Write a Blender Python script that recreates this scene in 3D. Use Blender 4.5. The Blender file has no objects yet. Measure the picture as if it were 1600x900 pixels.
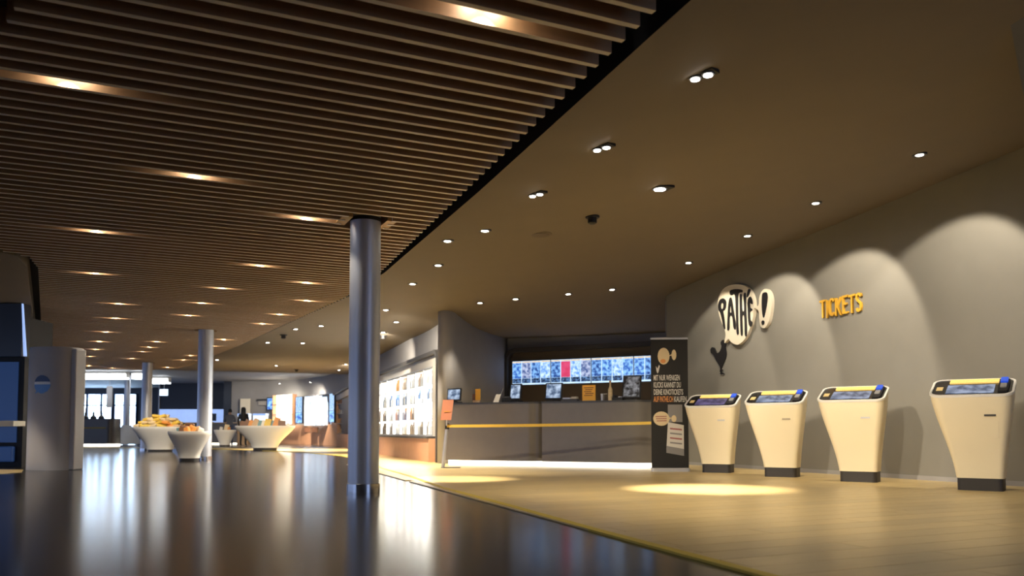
import bpy, bmesh, math, random
from mathutils import Matrix, Vector
random.seed(7)
PI = math.pi
SC = bpy.context.scene
COL = SC.collection

# ------------------------------------------------------------------ camera
cam_d = bpy.data.cameras.new('camera'); cam = bpy.data.objects.new('camera', cam_d); COL.objects.link(cam)
cam_d.sensor_width = 36.0; cam_d.lens = 29.25; cam_d.shift_y = 0.0975
cam.location = (0, 0, 0.65); cam.rotation_euler = (math.radians(93), 0, 0)
cam_d.dof.use_dof = True; cam_d.dof.focus_distance = 8.5; cam_d.dof.aperture_fstop = 2.0
cam_d.clip_end = 300
SC.camera = cam
# ------------------------------------------------------------------ world, exposure
w = bpy.data.worlds.new('world'); SC.world = w; w.use_nodes = True
w.node_tree.nodes['Background'].inputs[0].default_value = (0.40, 0.54, 0.92, 1)
w.node_tree.nodes['Background'].inputs[1].default_value = 1.15
SC.view_settings.view_transform = 'Standard'; SC.view_settings.look = 'None'
SC.view_settings.exposure = 0.8; SC.view_settings.gamma = 1.0; SC.view_settings.use_curve_mapping = False
SC.cycles.use_denoising = True
SC.cycles.max_bounces = 6; SC.cycles.diffuse_bounces = 3; SC.cycles.glossy_bounces = 3; SC.cycles.adaptive_threshold = .025
SC.cycles.sample_clamp_indirect = 6.0; SC.cycles.caustics_reflective = True; SC.cycles.caustics_refractive = False
SPOT = 1.0                                                            # one dial for the spot lamps


def spot_lamp(loc, target, watts, size, blend=0.5, col=(1, 0.85, 0.64), radius=0.04):
    l = bpy.data.lights.new('spot_lamp', 'SPOT'); l.energy = watts * SPOT; l.spot_size = math.radians(size); l.spot_blend = blend
    l.color = col; l.shadow_soft_size = radius
    o = bpy.data.objects.new('spot_lamp', l); COL.objects.link(o); o.location = loc
    d = Vector(target) - Vector(loc); o.rotation_euler = d.to_track_quat('-Z', 'Y').to_euler()
    return o


# ------------------------------------------------------------------ materials
M = {}


def mat(name, col, rough=0.5, metal=0.0, emit=None, es=0.0, noise=0.0, scale=8.0, bump=0.0, coat=0.0, stretch=None, spec=None, rand=0.0):
    m = bpy.data.materials.new(name); m.use_nodes = True; nt = m.node_tree; b = nt.nodes['Principled BSDF']
    b.inputs['Base Color'].default_value = (*col, 1); b.inputs['Roughness'].default_value = rough; b.inputs['Metallic'].default_value = metal
    if spec is not None: b.inputs['Specular IOR Level'].default_value = spec
    if coat: b.inputs['Coat Weight'].default_value = coat; b.inputs['Coat Roughness'].default_value = 0.15
    if emit: b.inputs['Emission Color'].default_value = (*emit, 1); b.inputs['Emission Strength'].default_value = es
    if noise or bump or rand:
        tc = nt.nodes.new('ShaderNodeTexCoord'); mp = nt.nodes.new('ShaderNodeMapping'); n = nt.nodes.new('ShaderNodeTexNoise')
        nt.links.new(tc.outputs['Object'], mp.inputs[0]); nt.links.new(mp.outputs[0], n.inputs['Vector'])
        if stretch: mp.inputs['Scale'].default_value = stretch
        n.inputs['Scale'].default_value = scale; n.inputs['Detail'].default_value = 5
        if noise or rand:
            r = nt.nodes.new('ShaderNodeMapRange'); r.inputs[1].default_value = .25; r.inputs[2].default_value = .75
            r.inputs[3].default_value = 1 - noise; r.inputs[4].default_value = 1 + noise
            nt.links.new(n.outputs[0], r.inputs[0]); val = r.outputs[0]
            if rand:
                oi = nt.nodes.new('ShaderNodeObjectInfo'); q = nt.nodes.new('ShaderNodeMapRange'); q.inputs[3].default_value = 1 - rand; q.inputs[4].default_value = 1 + rand
                nt.links.new(oi.outputs['Random'], q.inputs[0]); mu = nt.nodes.new('ShaderNodeMath'); mu.operation = 'MULTIPLY'
                nt.links.new(val, mu.inputs[0]); nt.links.new(q.outputs[0], mu.inputs[1]); val = mu.outputs[0]
            mx = nt.nodes.new('ShaderNodeVectorMath'); mx.operation = 'SCALE'; mx.inputs[0].default_value = col
            nt.links.new(val, mx.inputs['Scale']); nt.links.new(mx.outputs[0], b.inputs['Base Color'])
        if bump:
            bp = nt.nodes.new('ShaderNodeBump'); bp.inputs['Strength'].default_value = bump; bp.inputs['Distance'].default_value = .01
            nt.links.new(n.outputs[0], bp.inputs['Height']); nt.links.new(bp.outputs[0], b.inputs['Normal'])
    M[name] = m
    return m


mat('dark_floor', (.024, .020, .017), .17, noise=.12, scale=1.5, spec=.55)
mat('wood_floor', (.60, .455, .21), .30, noise=.10, scale=3, stretch=(1.2, 14, 1), rand=.07)
mat('wood_base', (.60, .455, .21), .30, noise=.10, scale=3)
mat('yellow_strip', (.62, .47, .06), .5)
mat('wall_taupe', (.24, .235, .215), .75, noise=.03, scale=3, bump=.05)
mat('wall_grey', (.33, .33, .345), .7, noise=.03, scale=3)
mat('ceiling_taupe', (.165, .136, .102), .8, noise=.03, scale=2)
mat('plenum', (.012, .012, .013), .9)
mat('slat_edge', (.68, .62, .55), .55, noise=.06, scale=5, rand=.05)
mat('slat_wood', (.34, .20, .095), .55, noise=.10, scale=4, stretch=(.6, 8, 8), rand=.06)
mat('collar_wood', (.45, .25, .09), .5, noise=.1, scale=5)
mat('brushed_metal', (.50, .53, .60), .40, metal=.6, noise=.03, scale=3, stretch=(30, 30, 1))
mat('chrome', (.6, .6, .62), .2, metal=1)
mat('cream', (.80, .71, .50), .45, noise=.02, scale=3)
mat('white_rim', (.85, .84, .80), .35)
mat('dark_plinth', (.028, .025, .024), .5)
mat('black_gloss', (.010, .010, .012), .18)
mat('black_matt', (.012, .012, .014), .6)
mat('dark_grey', (.06, .06, .065), .5)
mat('counter_face', (.165, .148, .13), .27, noise=.04, scale=6)
mat('counter_top', (.05, .05, .05), .3)
mat('led_white', (.9, .85, .75), .5, emit=(1, .90, .72), es=2.2)
mat('lamp_white', (1, 1, 1), .5, emit=(1, .95, .86), es=22)
mat('lamp_warm', (1, 1, 1), .5, emit=(1, .82, .55), es=120)
mat('tape_yellow', (.70, .46, .06), .6)
mat('header_yellow', (.75, .50, .13), .5, emit=(1, .66, .2), es=.35, noise=.25, scale=60)
mat('sticker_yellow', (.85, .65, .30), .5)
mat('blue_light', (.02, .08, .5), .4, emit=(.02, .10, .9), es=.25)
mat('silver', (.55, .55, .56), .35, metal=.6)
mat('sign_cream', (.86, .81, .68), .5)
mat('sign_edge', (.35, .30, .22), .6)
mat('letter_yellow', (.80, .46, .05), .5)
mat('banner_black', (.012, .011, .010), .8)
mat('print_cream', (.60, .47, .27), .6)
mat('print_white', (.55, .52, .46), .6)
mat('print_orange', (.60, .24, .06), .6)
mat('print_grey', (.20, .19, .18), .6)
mat('print_red', (.30, .10, .09), .6)
mat('niche_brown', (.10, .075, .05), .6)
mat('rim_dark', (.05, .048, .048), .5)
mat('orange_panel', (.54, .29, .17), .5, noise=.06, scale=6)
mat('canopy', (.50, .48, .45), .6)
mat('tub_white', (.86, .84, .79), .45)
mat('pink_card', (.46, .17, .09), .6)
mat('orange_card', (.78, .40, .05), .6)
mat('glow_warm', (1, 1, 1), .5, emit=(1, .88, .66), es=2.6)
mat('glow_white', (1, 1, 1), .5, emit=(1, .93, .80), es=4.0)
mat('glow_cool', (1, 1, 1), .5, emit=(.55, .76, 1), es=1.2)
mat('window_glow', (1, 1, 1), .5, emit=(.48, .70, 1), es=8.0)
mat('strip_light', (1, 1, 1), .5, emit=(.93, .97, 1), es=6.0)
mat('lit_blue', (.2, .3, .5), .5, emit=(.36, .52, .95), es=.55, noise=.2, scale=3)
mat('dark_navy', (.018, .022, .035), .3)
mat('navy_panel', (.03, .07, .20), .35, emit=(.03, .09, .30), es=.12)
mat('mullion', (.10, .13, .2), .5)
mat('pillar_skin', (.44, .43, .44), .45, noise=.02, scale=4)
mat('emblem_navy', (.02, .05, .16), .4)
mat('emblem_blue', (.12, .32, .75), .4)
mat('emblem_white', (.8, .82, .86), .4)
mat('skin', (.45, .28, .2), .6)
mat('hair_black', (.008, .007, .007), .6)
mat('cloth_black', (.014, .014, .017), .8)
mat('cloth_grey', (.10, .11, .14), .8)
mat('denim', (.05, .07, .13), .8)
for n_, c_ in dict(yellow=(.75, .52, .08), orange=(.70, .28, .06), brown=(.16, .07, .035), tan=(.55, .36, .2), white=(.75, .72, .66), teal=(.12, .26, .30), red=(.50, .08, .06), pale=(.70, .55, .33)).items():
    mat('pack_' + n_, c_, .45, noise=.25, scale=25)
for n_, c_ in dict(dark=(.22, .17, .13), amber=(.45, .22, .05), grey=(.6, .6, .6), blue=(.10, .22, .5), green=(.12, .25, .12)).items():
    mat('bottle_' + n_, c_, .35)


def screen_mat(name, c1, c2, es=1.0, scale=14):
    m = bpy.data.materials.new(name); m.use_nodes = True; nt = m.node_tree; b = nt.nodes['Principled BSDF']
    b.inputs['Base Color'].default_value = (.01, .01, .012, 1); b.inputs['Roughness'].default_value = .25
    tc = nt.nodes.new('ShaderNodeTexCoord'); n = nt.nodes.new('ShaderNodeTexNoise'); r = nt.nodes.new('ShaderNodeValToRGB')
    n.inputs['Scale'].default_value = scale; n.inputs['Detail'].default_value = 3
    nt.links.new(tc.outputs['Object'], n.inputs['Vector']); nt.links.new(n.outputs[0], r.inputs[0])
    r.color_ramp.elements[0].position = .38; r.color_ramp.elements[0].color = (*c1, 1); r.color_ramp.elements[1].position = .64; r.color_ramp.elements[1].color = (*c2, 1)
    nt.links.new(r.outputs[0], b.inputs['Emission Color']); b.inputs['Emission Strength'].default_value = es
    M[name] = m


screen_mat('poster_blue', (.02, .10, .45), (.30, .60, 1.0), 0.71)
screen_mat('poster_deep', (.01, .05, .24), (.25, .52, 1.0), 0.68)
screen_mat('poster_pale', (.12, .30, .75), (.60, .80, 1.0), 0.74)
screen_mat('poster_grey', (.05, .10, .30), (.55, .62, .85), 0.62)
screen_mat('poster_pink', (.75, .06, .16), (.85, .10, .24), 0.56, 6)
screen_mat('poster_frame', (.45, .65, 1.0), (.6, .8, 1.0), 0.75, 3)
screen_mat('poster_foot', (.005, .01, .03), (.10, .2, .4), .8, 20)
screen_mat('poster_header', (.9, .55, .2), (1, .8, .5), 0.56, 20)
screen_mat('kiosk_screen', (.06, .09, .16), (.35, .42, .58), .55, 9)
screen_mat('kiosk_screen_violet', (.05, .04, .10), (.20, .16, .34), .45, 9)
screen_mat('till_screen', (.06, .10, .18), (.50, .62, .80), .7, 9)
screen_mat('till_dark', (.01, .01, .012), (.30, .30, .32), .5, 12)
screen_mat('wall_tv', (.01, .06, .35), (.30, .60, 1.0), 1.0, 5)

m = bpy.data.materials.new('glass'); m.use_nodes = True; nt = m.node_tree; nt.nodes.remove(nt.nodes['Principled BSDF'])
a_ = nt.nodes.new('ShaderNodeBsdfTransparent'); g_ = nt.nodes.new('ShaderNodeBsdfGlossy'); x_ = nt.nodes.new('ShaderNodeMixShader'); fr = nt.nodes.new('ShaderNodeLayerWeight'); pw = nt.nodes.new('ShaderNodeMath'); pw.operation = 'POWER'; pw.inputs[1].default_value = 5; ml = nt.nodes.new('ShaderNodeMath'); ml.operation = 'MULTIPLY_ADD'; ml.inputs[1].default_value = .35; ml.inputs[2].default_value = .03
g_.inputs['Roughness'].default_value = .03; a_.inputs[0].default_value = (.96, .98, 1, 1)
nt.links.new(fr.outputs['Facing'], pw.inputs[0]); nt.links.new(pw.outputs[0], ml.inputs[0]); nt.links.new(ml.outputs[0], x_.inputs[0]); nt.links.new(a_.outputs[0], x_.inputs[1]); nt.links.new(g_.outputs[0], x_.inputs[2])
nt.links.new(x_.outputs[0], nt.nodes['Material Output'].inputs[0]); M['glass'] = m


# ------------------------------------------------------------------ mesh helpers
class MB:
    def __init__(s): s.v = []; s.f = []

    def add(s, vs, fs):
        o = len(s.v); s.v += [tuple(v) for v in vs]; s.f += [tuple(i + o for i in f) for f in fs]; return s

    def box(s, x0, x1, y0, y1, z0, z1):
        return s.add([(x0, y0, z0), (x1, y0, z0), (x1, y1, z0), (x0, y1, z0), (x0, y0, z1), (x1, y0, z1), (x1, y1, z1), (x0, y1, z1)],
                     [(3, 2, 1, 0), (4, 5, 6, 7), (0, 1, 5, 4), (1, 2, 6, 5), (2, 3, 7, 6), (3, 0, 4, 7)])

    def prism(s, poly, z0, z1):
        n = len(poly)
        return s.add([(x, y, z0) for x, y in poly] + [(x, y, z1) for x, y in poly],
                     [tuple(range(n))[::-1], tuple(range(n, 2 * n))] + [(i, (i + 1) % n, n + (i + 1) % n, n + i) for i in range(n)])

    def loft(s, rings, cap0=True, cap1=True):
        n = len(rings[0]); vs = [v for r in rings for v in r]; fs = []
        for k in range(len(rings) - 1):
            for i in range(n):
                j = (i + 1) % n; fs.append((k * n + i, k * n + j, (k + 1) * n + j, (k + 1) * n + i))
        if cap0: fs.append(tuple(range(n))[::-1])
        if cap1: fs.append(tuple(range((len(rings) - 1) * n, len(rings) * n)))
        return s.add(vs, fs)

    def lathe(s, prof, n=32, cx=0, cy=0, sx=1, sy=1, p=2.0, cap0=True, cap1=True):
        rings = []
        for r, z in prof:
            ring = []
            for i in range(n):
                a = 2 * PI * i / n; c = math.cos(a); d = math.sin(a)
                c = math.copysign(abs(c) ** (2 / p), c); d = math.copysign(abs(d) ** (2 / p), d)
                ring.append((cx + r * sx * c, cy + r * sy * d, z))
            rings.append(ring)
        return s.loft(rings, cap0, cap1)

    def tube(s, p, q, r, n=10, r2=None):
        p = Vector(p); q = Vector(q); d = (q - p).normalized(); u = d.orthogonal().normalized(); w_ = d.cross(u); r2 = r if r2 is None else r2
        return s.loft([[p + (u * math.cos(2 * PI * i / n) + w_ * math.sin(2 * PI * i / n)) * r for i in range(n)],
                       [q + (u * math.cos(2 * PI * i / n) + w_ * math.sin(2 * PI * i / n)) * r2 for i in range(n)]])

    def xf(s, mtx): s.v = [tuple(mtx @ Vector(v)) for v in s.v]; return s

    def build(s, name, m_, parent=None, loc=None, rz=0, bevel=0, smooth=False):
        me = bpy.data.meshes.new(name); me.from_pydata(s.v, [], s.f); me.materials.append(M[m_])
        bm = bmesh.new(); bm.from_mesh(me); bmesh.ops.recalc_face_normals(bm, faces=bm.faces); bm.to_mesh(me); bm.free()
        if smooth:
            for p in me.polygons: p.use_smooth = True
            try: me.set_sharp_from_angle(angle=math.radians(40))
            except Exception: pass
        o = bpy.data.objects.new(name, me); COL.objects.link(o)
        if parent: o.parent = parent
        if loc: o.location = loc
        o.rotation_euler = (0, 0, rz)
        if bevel:
            b = o.modifiers.new('bevel', 'BEVEL'); b.width = bevel; b.segments = 2; b.limit_method = 'ANGLE'
        return o


def tag(o, label=None, cat=None, group=None, kind=None):
    if label: o['label'] = label
    if cat: o['category'] = cat
    if group: o['group'] = group
    if kind: o['kind'] = kind
    return o


def thing(name, label, cat, loc=(0, 0, 0), rz=0, group=None):
    o = bpy.data.objects.new(name, None); COL.objects.link(o); o.location = loc; o.rotation_euler = (0, 0, rz); o.empty_display_size = .1
    return tag(o, label, cat, group)


def struct(o): o['kind'] = 'structure'; return o


def copy_tree(o, parent=None, loc=None, rz=None):
    c = o.copy(); COL.objects.link(c)
    if parent is not None: c.parent = parent
    if loc is not None: c.location = loc
    if rz is not None: c.rotation_euler = (0, 0, rz)
    for ch in o.children: copy_tree(ch, c)
    return c


def shape_mesh(polys, depth, bold=0.0):
    """filled flat outlines (holes allowed) in the x-z plane, given thickness towards -y"""
    cu = bpy.data.curves.new('outline', 'CURVE'); cu.dimensions = '2D'; cu.fill_mode = 'BOTH'; cu.extrude = depth / 2; cu.offset = bold
    for p in polys:
        sp = cu.splines.new('POLY'); sp.points.add(len(p) - 1); sp.use_cyclic_u = True
        for i, (x, y) in enumerate(p): sp.points[i].co = (x, y, 0, 1)
    return curve_to_mesh(cu)


def curve_to_mesh(cu):
    ob = bpy.data.objects.new('tmp', cu); COL.objects.link(ob)
    dg = bpy.context.evaluated_depsgraph_get(); me = bpy.data.meshes.new_from_object(ob.evaluated_get(dg))
    bpy.data.objects.remove(ob); bpy.data.curves.remove(cu)
    me.transform(Matrix.Rotation(PI / 2, 4, 'X'))
    return me


def text_mesh(txt, size, depth, offset=0.0, align='LEFT'):
    cu = bpy.data.curves.new('text', 'FONT'); cu.body = txt; cu.size = size; cu.extrude = depth / 2; cu.offset = offset; cu.align_x = align; cu.resolution_u = 3
    return curve_to_mesh(cu)


def link_mesh(name, me, m_, parent=None, loc=(0, 0, 0), rz=0, scale=None):
    me.materials.clear(); me.materials.append(M[m_]); me.name = name
    o = bpy.data.objects.new(name, me); COL.objects.link(o)
    if parent: o.parent = parent
    o.location = loc; o.rotation_euler = (0, 0, rz)
    if scale: o.scale = scale
    return o


def smooth_closed(p, n=4):
    out = []; L = len(p)
    for i in range(L):
        a, b, c, d = (Vector(p[(i + k - 1) % L]) for k in range(4))
        for k in range(n):
            t = k / n
            out.append(tuple(.5 * ((2 * b) + (c - a) * t + (2 * a - 5 * b + 4 * c - d) * t * t + (3 * b - a - 3 * c + d) * t ** 3)))
    return out


def rrect(w_, d_, r, n=6, cx=0, cy=0):
    r = min(r, w_ / 2 - 1e-4, d_ / 2 - 1e-4); out = []
    for qx, qy, a0 in ((1, 1, 0), (-1, 1, PI / 2), (-1, -1, PI), (1, -1, 1.5 * PI)):
        for k in range(n + 1):
            a = a0 + PI / 2 * k / n; out.append((cx + qx * (w_ / 2 - r) + r * math.cos(a), cy + qy * (d_ / 2 - r) + r * math.sin(a)))
    return out


def lerp_tab(x, xs, ys):
    if x <= xs[0]: return ys[0]
    for i in range(1, len(xs)):
        if x <= xs[i]:
            t = (x - xs[i - 1]) / (xs[i] - xs[i - 1]); return ys[i - 1] + t * (ys[i] - ys[i - 1])
    return ys[-1]


# ------------------------------------------------------------------ plan of the place (metres)
WP = Vector((5.93, 9.68)); WD = Vector((.372, -.928)); WN = Vector((.928, .372))     # ticket wall: point, run towards the viewer, into the wall
WRZ = math.atan2(WD.y, WD.x)
SD = Vector((.907, .421)); SN = Vector((-.421, .907))                                # slats: run, spacing direction
SLAT_Z = 2.95; SLAT_H = .15; SLAT_T = .042; PITCH = .179
SLAT_RIGHT = [(3.54, -3), (.78, 4.46), (-1.98, 12.16), (-2.86, 14.22), (-3.89, 16.07), (-5.31, 18.6), (-7.3, 22.23), (-9.48, 25.92), (-11.06, 28.67), (-12.28, 30.43), (-13.42, 31.07), (-16.12, 30.75)]
SLAT_LEFT = [(-17.6, 30.7), (-12.6, 22.23), (-6.71, 11.68), (-6.39, 10.9), (-6.53, 10.51), (-6.9, 9.6), (-5.6, 7.2), (-3.5, 5.3), (-2.74, 4.45), (-2.0, 3.6), (-1.0, 1.5), (-.5, -3)]
EDGE = [(3.60, -3.2), (2.72, -.8), (1.12, 3.79), (.54, 5.47), (0, 7.16), (-.81, 9.57), (-1.47, 11.99), (-2.31, 14.68), (-3.2, 18.3), (-4.47, 22.0), (-6.0, 24.9), (-7.8, 27.4), (-10.51, 30.2), (-14, 32.5), (-19, 34.0)]
KY = [-6, 4, 9.56, 10.81, 12.42, 14.59, 16.7, 17.6, 18.6, 19.6, 21, 60]
KV = [.30, .215, .151, .136, .119, .0965, .067, .03, -.008, -.012, 0, 0]


def ceil_z(x, y):
    d = max(0, (x - .95) * .938 + (y - 4.7) * .347); return 3.0 + lerp_tab(y, KY, KV) * d


def wallpt(a, z, off=0.0):
    p = WP + WD * a - WN * off; return (p.x, p.y, z)


# ------------------------------------------------------------------ floor
struct(MB().box(-40, 12, -6, 56, -.2, 0).build('floor', 'dark_floor'))
b = MB(); n = len(EDGE)
for i in range(n - 1):
    (x0, y0), (x1, y1) = EDGE[i], EDGE[i + 1]
    b.add([(x0, y0, .002), (x1, y1, .002), (12, y1, .002), (12, y0, .002)], [(0, 3, 2, 1)])
wood = struct(b.build('floor_wood', 'wood_base'))
b = MB()
for i in range(n - 1):
    p, q = Vector(EDGE[i]), Vector(EDGE[i + 1]); t_ = (q - p).normalized(); nn = Vector((t_.y, -t_.x)) * .035
    b.prism([tuple(p - nn), tuple(p + nn), tuple(q + nn), tuple(q - nn)], .001, .014)
struct(b.build('trim_1', 'yellow_strip'))


def clip(poly, px, py, nx, ny):
    out = []
    for i in range(len(poly)):
        a, c = poly[i], poly[(i + 1) % len(poly)]
        da = (a[0] - px) * nx + (a[1] - py) * ny; dc = (c[0] - px) * nx + (c[1] - py) * ny
        if da >= 0: out.append(a)
        if (da >= 0) != (dc >= 0):
            t = da / (da - dc); out.append((a[0] + t * (c[0] - a[0]), a[1] + t * (c[1] - a[1])))
    return out


# boards laid along the slat direction, cut at the yellow edge and at the ticket wall
PW, PL = .24, 2.6
cnt = 0
for r in range(5, 72):
    pc = .0 + r * PW
    off = random.random() * PL
    for k in range(-3, 7):
        s0 = k * PL + off; s1 = s0 + PL - .004
        poly = []
        for s_, q_ in ((s0, pc), (s1, pc), (s1, pc + PW - .004), (s0, pc + PW - .004)):
            v = SD * s_ + SN * q_; poly.append((v.x, v.y))
        poly = clip(poly, 1.085, 3.79, .945, .327); poly = clip(poly, WP.x, WP.y, -WN.x, -WN.y)
        poly = clip(poly, 0, 16.3, 0, -1); poly = clip(poly, 0, 2.6, 0, 1)
        if len(poly) < 3: continue
        ar = abs(sum(poly[i][0] * poly[(i + 1) % len(poly)][1] - poly[(i + 1) % len(poly)][0] * poly[i][1] for i in range(len(poly)))) / 2
        if ar < .02: continue
        c = Vector((sum(p[0] for p in poly) / len(poly), sum(p[1] for p in poly) / len(poly))); ang = math.atan2(SD.y, SD.x)
        loc = [((Vector(p) - c).dot(SD), (Vector(p) - c).dot(SN)) for p in poly]
        MB().prism(loc, -.004, .006).build('floor_board', 'wood_floor', wood, (c.x, c.y, .006), ang); cnt += 1
# a second patch of boards by the machines on the far side
struct(MB().prism([(-9.7, 14.4), (-8.25, 14.1), (-7.75, 13.2), (-7.9, 12.2), (-8.6, 11.5), (-14, 10), (-14, 16)], .001, .008).build('floor_patch', 'wood_base'))

# ------------------------------------------------------------------ walls
b = MB()
A0, A1 = -7.56, 9.0
o0, o1 = WP + WD * A0, WP + WD * A1
b.prism([tuple(o0), tuple(o1), tuple(o1 + WN * .4), tuple(o0 + WN * .4)], 0, 5.6)
wall_right = struct(b.build('wall_right', 'wall_taupe'))
b = MB(); b.prism([tuple(WP + WD * A0 - WN * .012), tuple(WP + WD * A1 - WN * .012), tuple(WP + WD * A1), tuple(WP + WD * A0)], 0, .07)
struct(b.build('baseboard_right', 'wall_grey'))
struct(MB().box(-12, 7.4, -3.6, -3.2, 0, 4.8).build('wall_light_blocker', 'wall_grey'))  # unseen wall behind the camera, added to keep sky light off the slat sides
# back of the counter recess
BW0, BW1 = Vector((-.15, 20.95)), Vector((5.4, 18.1))
bd = (BW1 - BW0).normalized(); bn = Vector((-bd.y, bd.x))
struct(MB().prism([tuple(BW0), tuple(BW1), tuple(BW1 + bn * .4), tuple(BW0 + bn * .4)], 0, 4.5).build('wall_back', 'wall_grey'))
struct(MB().prism([(3.15, 17.0), (3.5, 16.9), (7, 17.8), (7, 18.6)], 0, 4.5).build('wall_return', 'wall_grey'))
# the curved wall with the lit shelves
arc = [(-.15, 20.95), (-.55, 19.6), (-.95, 18.3), (-1.12, 17.65), (-1.2, 17.25), (-1.27, 17.02), (-1.38, 16.9), (-1.47, 16.97), (-1.5, 17.15), (-1.42, 17.32), (-1.34, 17.5)]
CURVE = [(-1.42, 17.72), (-1.86, 19.02), (-2.55, 21.05), (-3.64, 24.35), (-5.0, 28.4), (-6.4, 33.0), (-7.7, 37.6), (-9.1, 40.6), (-10.7, 42.9), (-12.2, 44.3), (-13.6, 44.9), (-15.5, 45.1)]
allp = []
_q = arc + CURVE
for i in range(len(_q) - 1):
    a_, b_, c_, d_ = Vector(_q[max(i - 1, 0)]), Vector(_q[i]), Vector(_q[i + 1]), Vector(_q[min(i + 2, len(_q) - 1)])
    for k in range(5):
        t_ = k / 5; v_ = .5 * ((2 * b_) + (c_ - a_) * t_ + (2 * a_ - 5 * b_ + 4 * c_ - d_) * t_ * t_ + (3 * b_ - a_ - 3 * c_ + d_) * t_ ** 3)
        allp.append(tuple(v_) if i < len(arc) - 2 else tuple(b_ + (c_ - b_) * t_))
allp.append(_q[-1])
b = MB().add([(x, y, z) for x, y in allp for z in (0, 4.5)], [(2 * i, 2 * i + 2, 2 * i + 3, 2 * i + 1) for i in range(len(allp) - 1)])
wl = b.build('wall_curved', 'wall_grey', smooth=True); struct(wl)
sol = wl.modifiers.new('thickness', 'SOLIDIFY'); sol.thickness = .06; sol.offset = 0


def along(pts, z0, z1, t0, t1):
    """a band that follows a wall line, standing t0..t1 metres out from it on the room side"""
    bb = MB(); P = [Vector(p) for p in pts]; N = []
    for i in range(len(P)):
        t_ = (P[min(i + 1, len(P) - 1)] - P[max(i - 1, 0)]).normalized(); N.append(Vector((-t_.y, t_.x)))
    rings = [[(*(p + nn * t0), z0), (*(p + nn * t1), z0), (*(p + nn * t1), z1), (*(p + nn * t0), z1)] for p, nn in zip(P, N)]
    return bb.loft(rings)


struct(along(CURVE[:7], 0, .54, .05, .2).build('trim_2', 'orange_panel'))
struct(along(CURVE[6:11], 0, .98, .05, .2).build('trim_3', 'orange_panel'))
struct(along(CURVE[:11], 2.06, 2.30, .05, .16).build('trim_4', 'canopy'))
rim = along(CURVE[:11], 2.30, 2.38, .05, .27)
rim.build('trim_5', 'rim_dark')['kind'] = 'structure'
p0 = Vector(CURVE[0]); tt = (Vector(CURVE[1]) - p0).normalized(); nn = Vector((-tt.y, tt.x))
b = MB()
for k in range(8):                                                                    # the rounded end of the rim, down to the floor
    a0, a1 = PI / 2 * k / 8, PI / 2 * (k + 1) / 8; R = .22
    ring = []
    for a in (a0, a1):
        for rr in (R, R + .09):
            c = p0 - tt * (rr * math.sin(a)) + tt * .0; z = 2.39 - R - .09 + rr * math.cos(a)
            ring.append((c, z))
    (c00, z00), (c01, z01), (c10, z10), (c11, z11) = ring
    q = []
    for c, z in ring:
        q += [(*(c + nn * .14), z), (*(c + nn * .27), z)]
    b.add(q, [(0, 2, 3, 1), (4, 5, 7, 6), (0, 1, 5, 4), (2, 6, 7, 3), (0, 4, 6, 2), (1, 3, 7, 5)])
e0 = p0 - tt * .22; e1 = p0 - tt * .31
b.prism([tuple(e0 + nn * .14), tuple(e0 + nn * .27), tuple(e1 + nn * .27), tuple(e1 + nn * .14)], 0, 2.08)
struct(b.build('trim_6', 'rim_dark'))
struct(MB().prism([tuple(e0), tuple(e0 + nn * .14), tuple(e1 + nn * .14), tuple(e1)], 0, 2.36).build('trim_11', 'wall_grey'))

# far end of the hall: window wall, dark glazed upper part, pale low band
struct(MB().box(-36, -14, 52, 52.4, 0, 4.6).build('wall_far', 'dark_navy'))
struct(MB().box(-15.6, -15.2, 45, 52.2, 0, 4.6).build('wall_far_side', 'dark_navy'))
wx = [(118, 135.5), (139, 158), (161, 175), (181, 194), (203, 213)]
for i, (u0, u1) in enumerate(wx):
    x0, x1 = (u0 - 800) / 1300 * 52, (u1 - 800) / 1300 * 52
    wn_ = MB().box(x0 - .06, x0, 51.86, 52, .25, 3.0).box(x1, x1 + .06, 51.86, 52, .25, 3.0).box(x0, x1, 51.86, 52, 2.95, 3.0).box(x0, x1, 51.86, 52, .25, .32).box(x0, x1, 51.86, 52, 2.24, 2.32).build('window_%d' % (i + 1), 'mullion')
    struct(wn_)
    MB().box(x0, x1, 51.93, 51.96, .32, 2.24).build('pane', 'window_glow', wn_); MB().box(x0, x1, 51.93, 51.96, 2.32, 2.95).build('pane', 'window_glow', wn_)
# glazed partition with a pale lit parapet
gp = struct(MB().box(-19.9, -15.3, 46.9, 47.1, 1.02, 1.9).build('wall_parapet', 'lit_blue'))
struct(MB().box(-19.9, -15.3, 46.95, 47.05, 1.9, 3.4).build('wall_upper_glazing', 'dark_navy'))
for x in (-19.9, -17.6, -15.4):
    MB().box(x - .03, x + .03, 46.86, 46.94, 0, 3.4).build('glazing_post', 'silver', gp)
MB().box(-19.9, -15.3, 46.8, 46.95, .96, 1.02).build('sill', 'dark_navy', gp)

# ------------------------------------------------------------------ ceilings
slat_poly = SLAT_RIGHT + SLAT_LEFT
b = MB()
for i in range(len(SLAT_RIGHT) - 1):
    (x0, y0), (x1, y1) = SLAT_RIGHT[i], SLAT_RIGHT[i + 1]
    if y1 > y0: b.prism([(x0 + .3, y0), (x1 + .3, y1), (-34, y1), (-34, y0)], 3.32, 3.4)
ceil = struct(b.build('ceiling', 'plenum'))


def intervals(p):
    xs = []; P = slat_poly
    for i in range(len(P)):
        a, c = Vector(P[i]), Vector(P[(i + 1) % len(P)]); da, dc = a.dot(SN) - p, c.dot(SN) - p
        if (da >= 0) != (dc >= 0):
            t = da / (da - dc); xs.append((a + (c - a) * t).dot(SD))
    xs.sort(); return list(zip(xs[::2], xs[1::2]))


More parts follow.
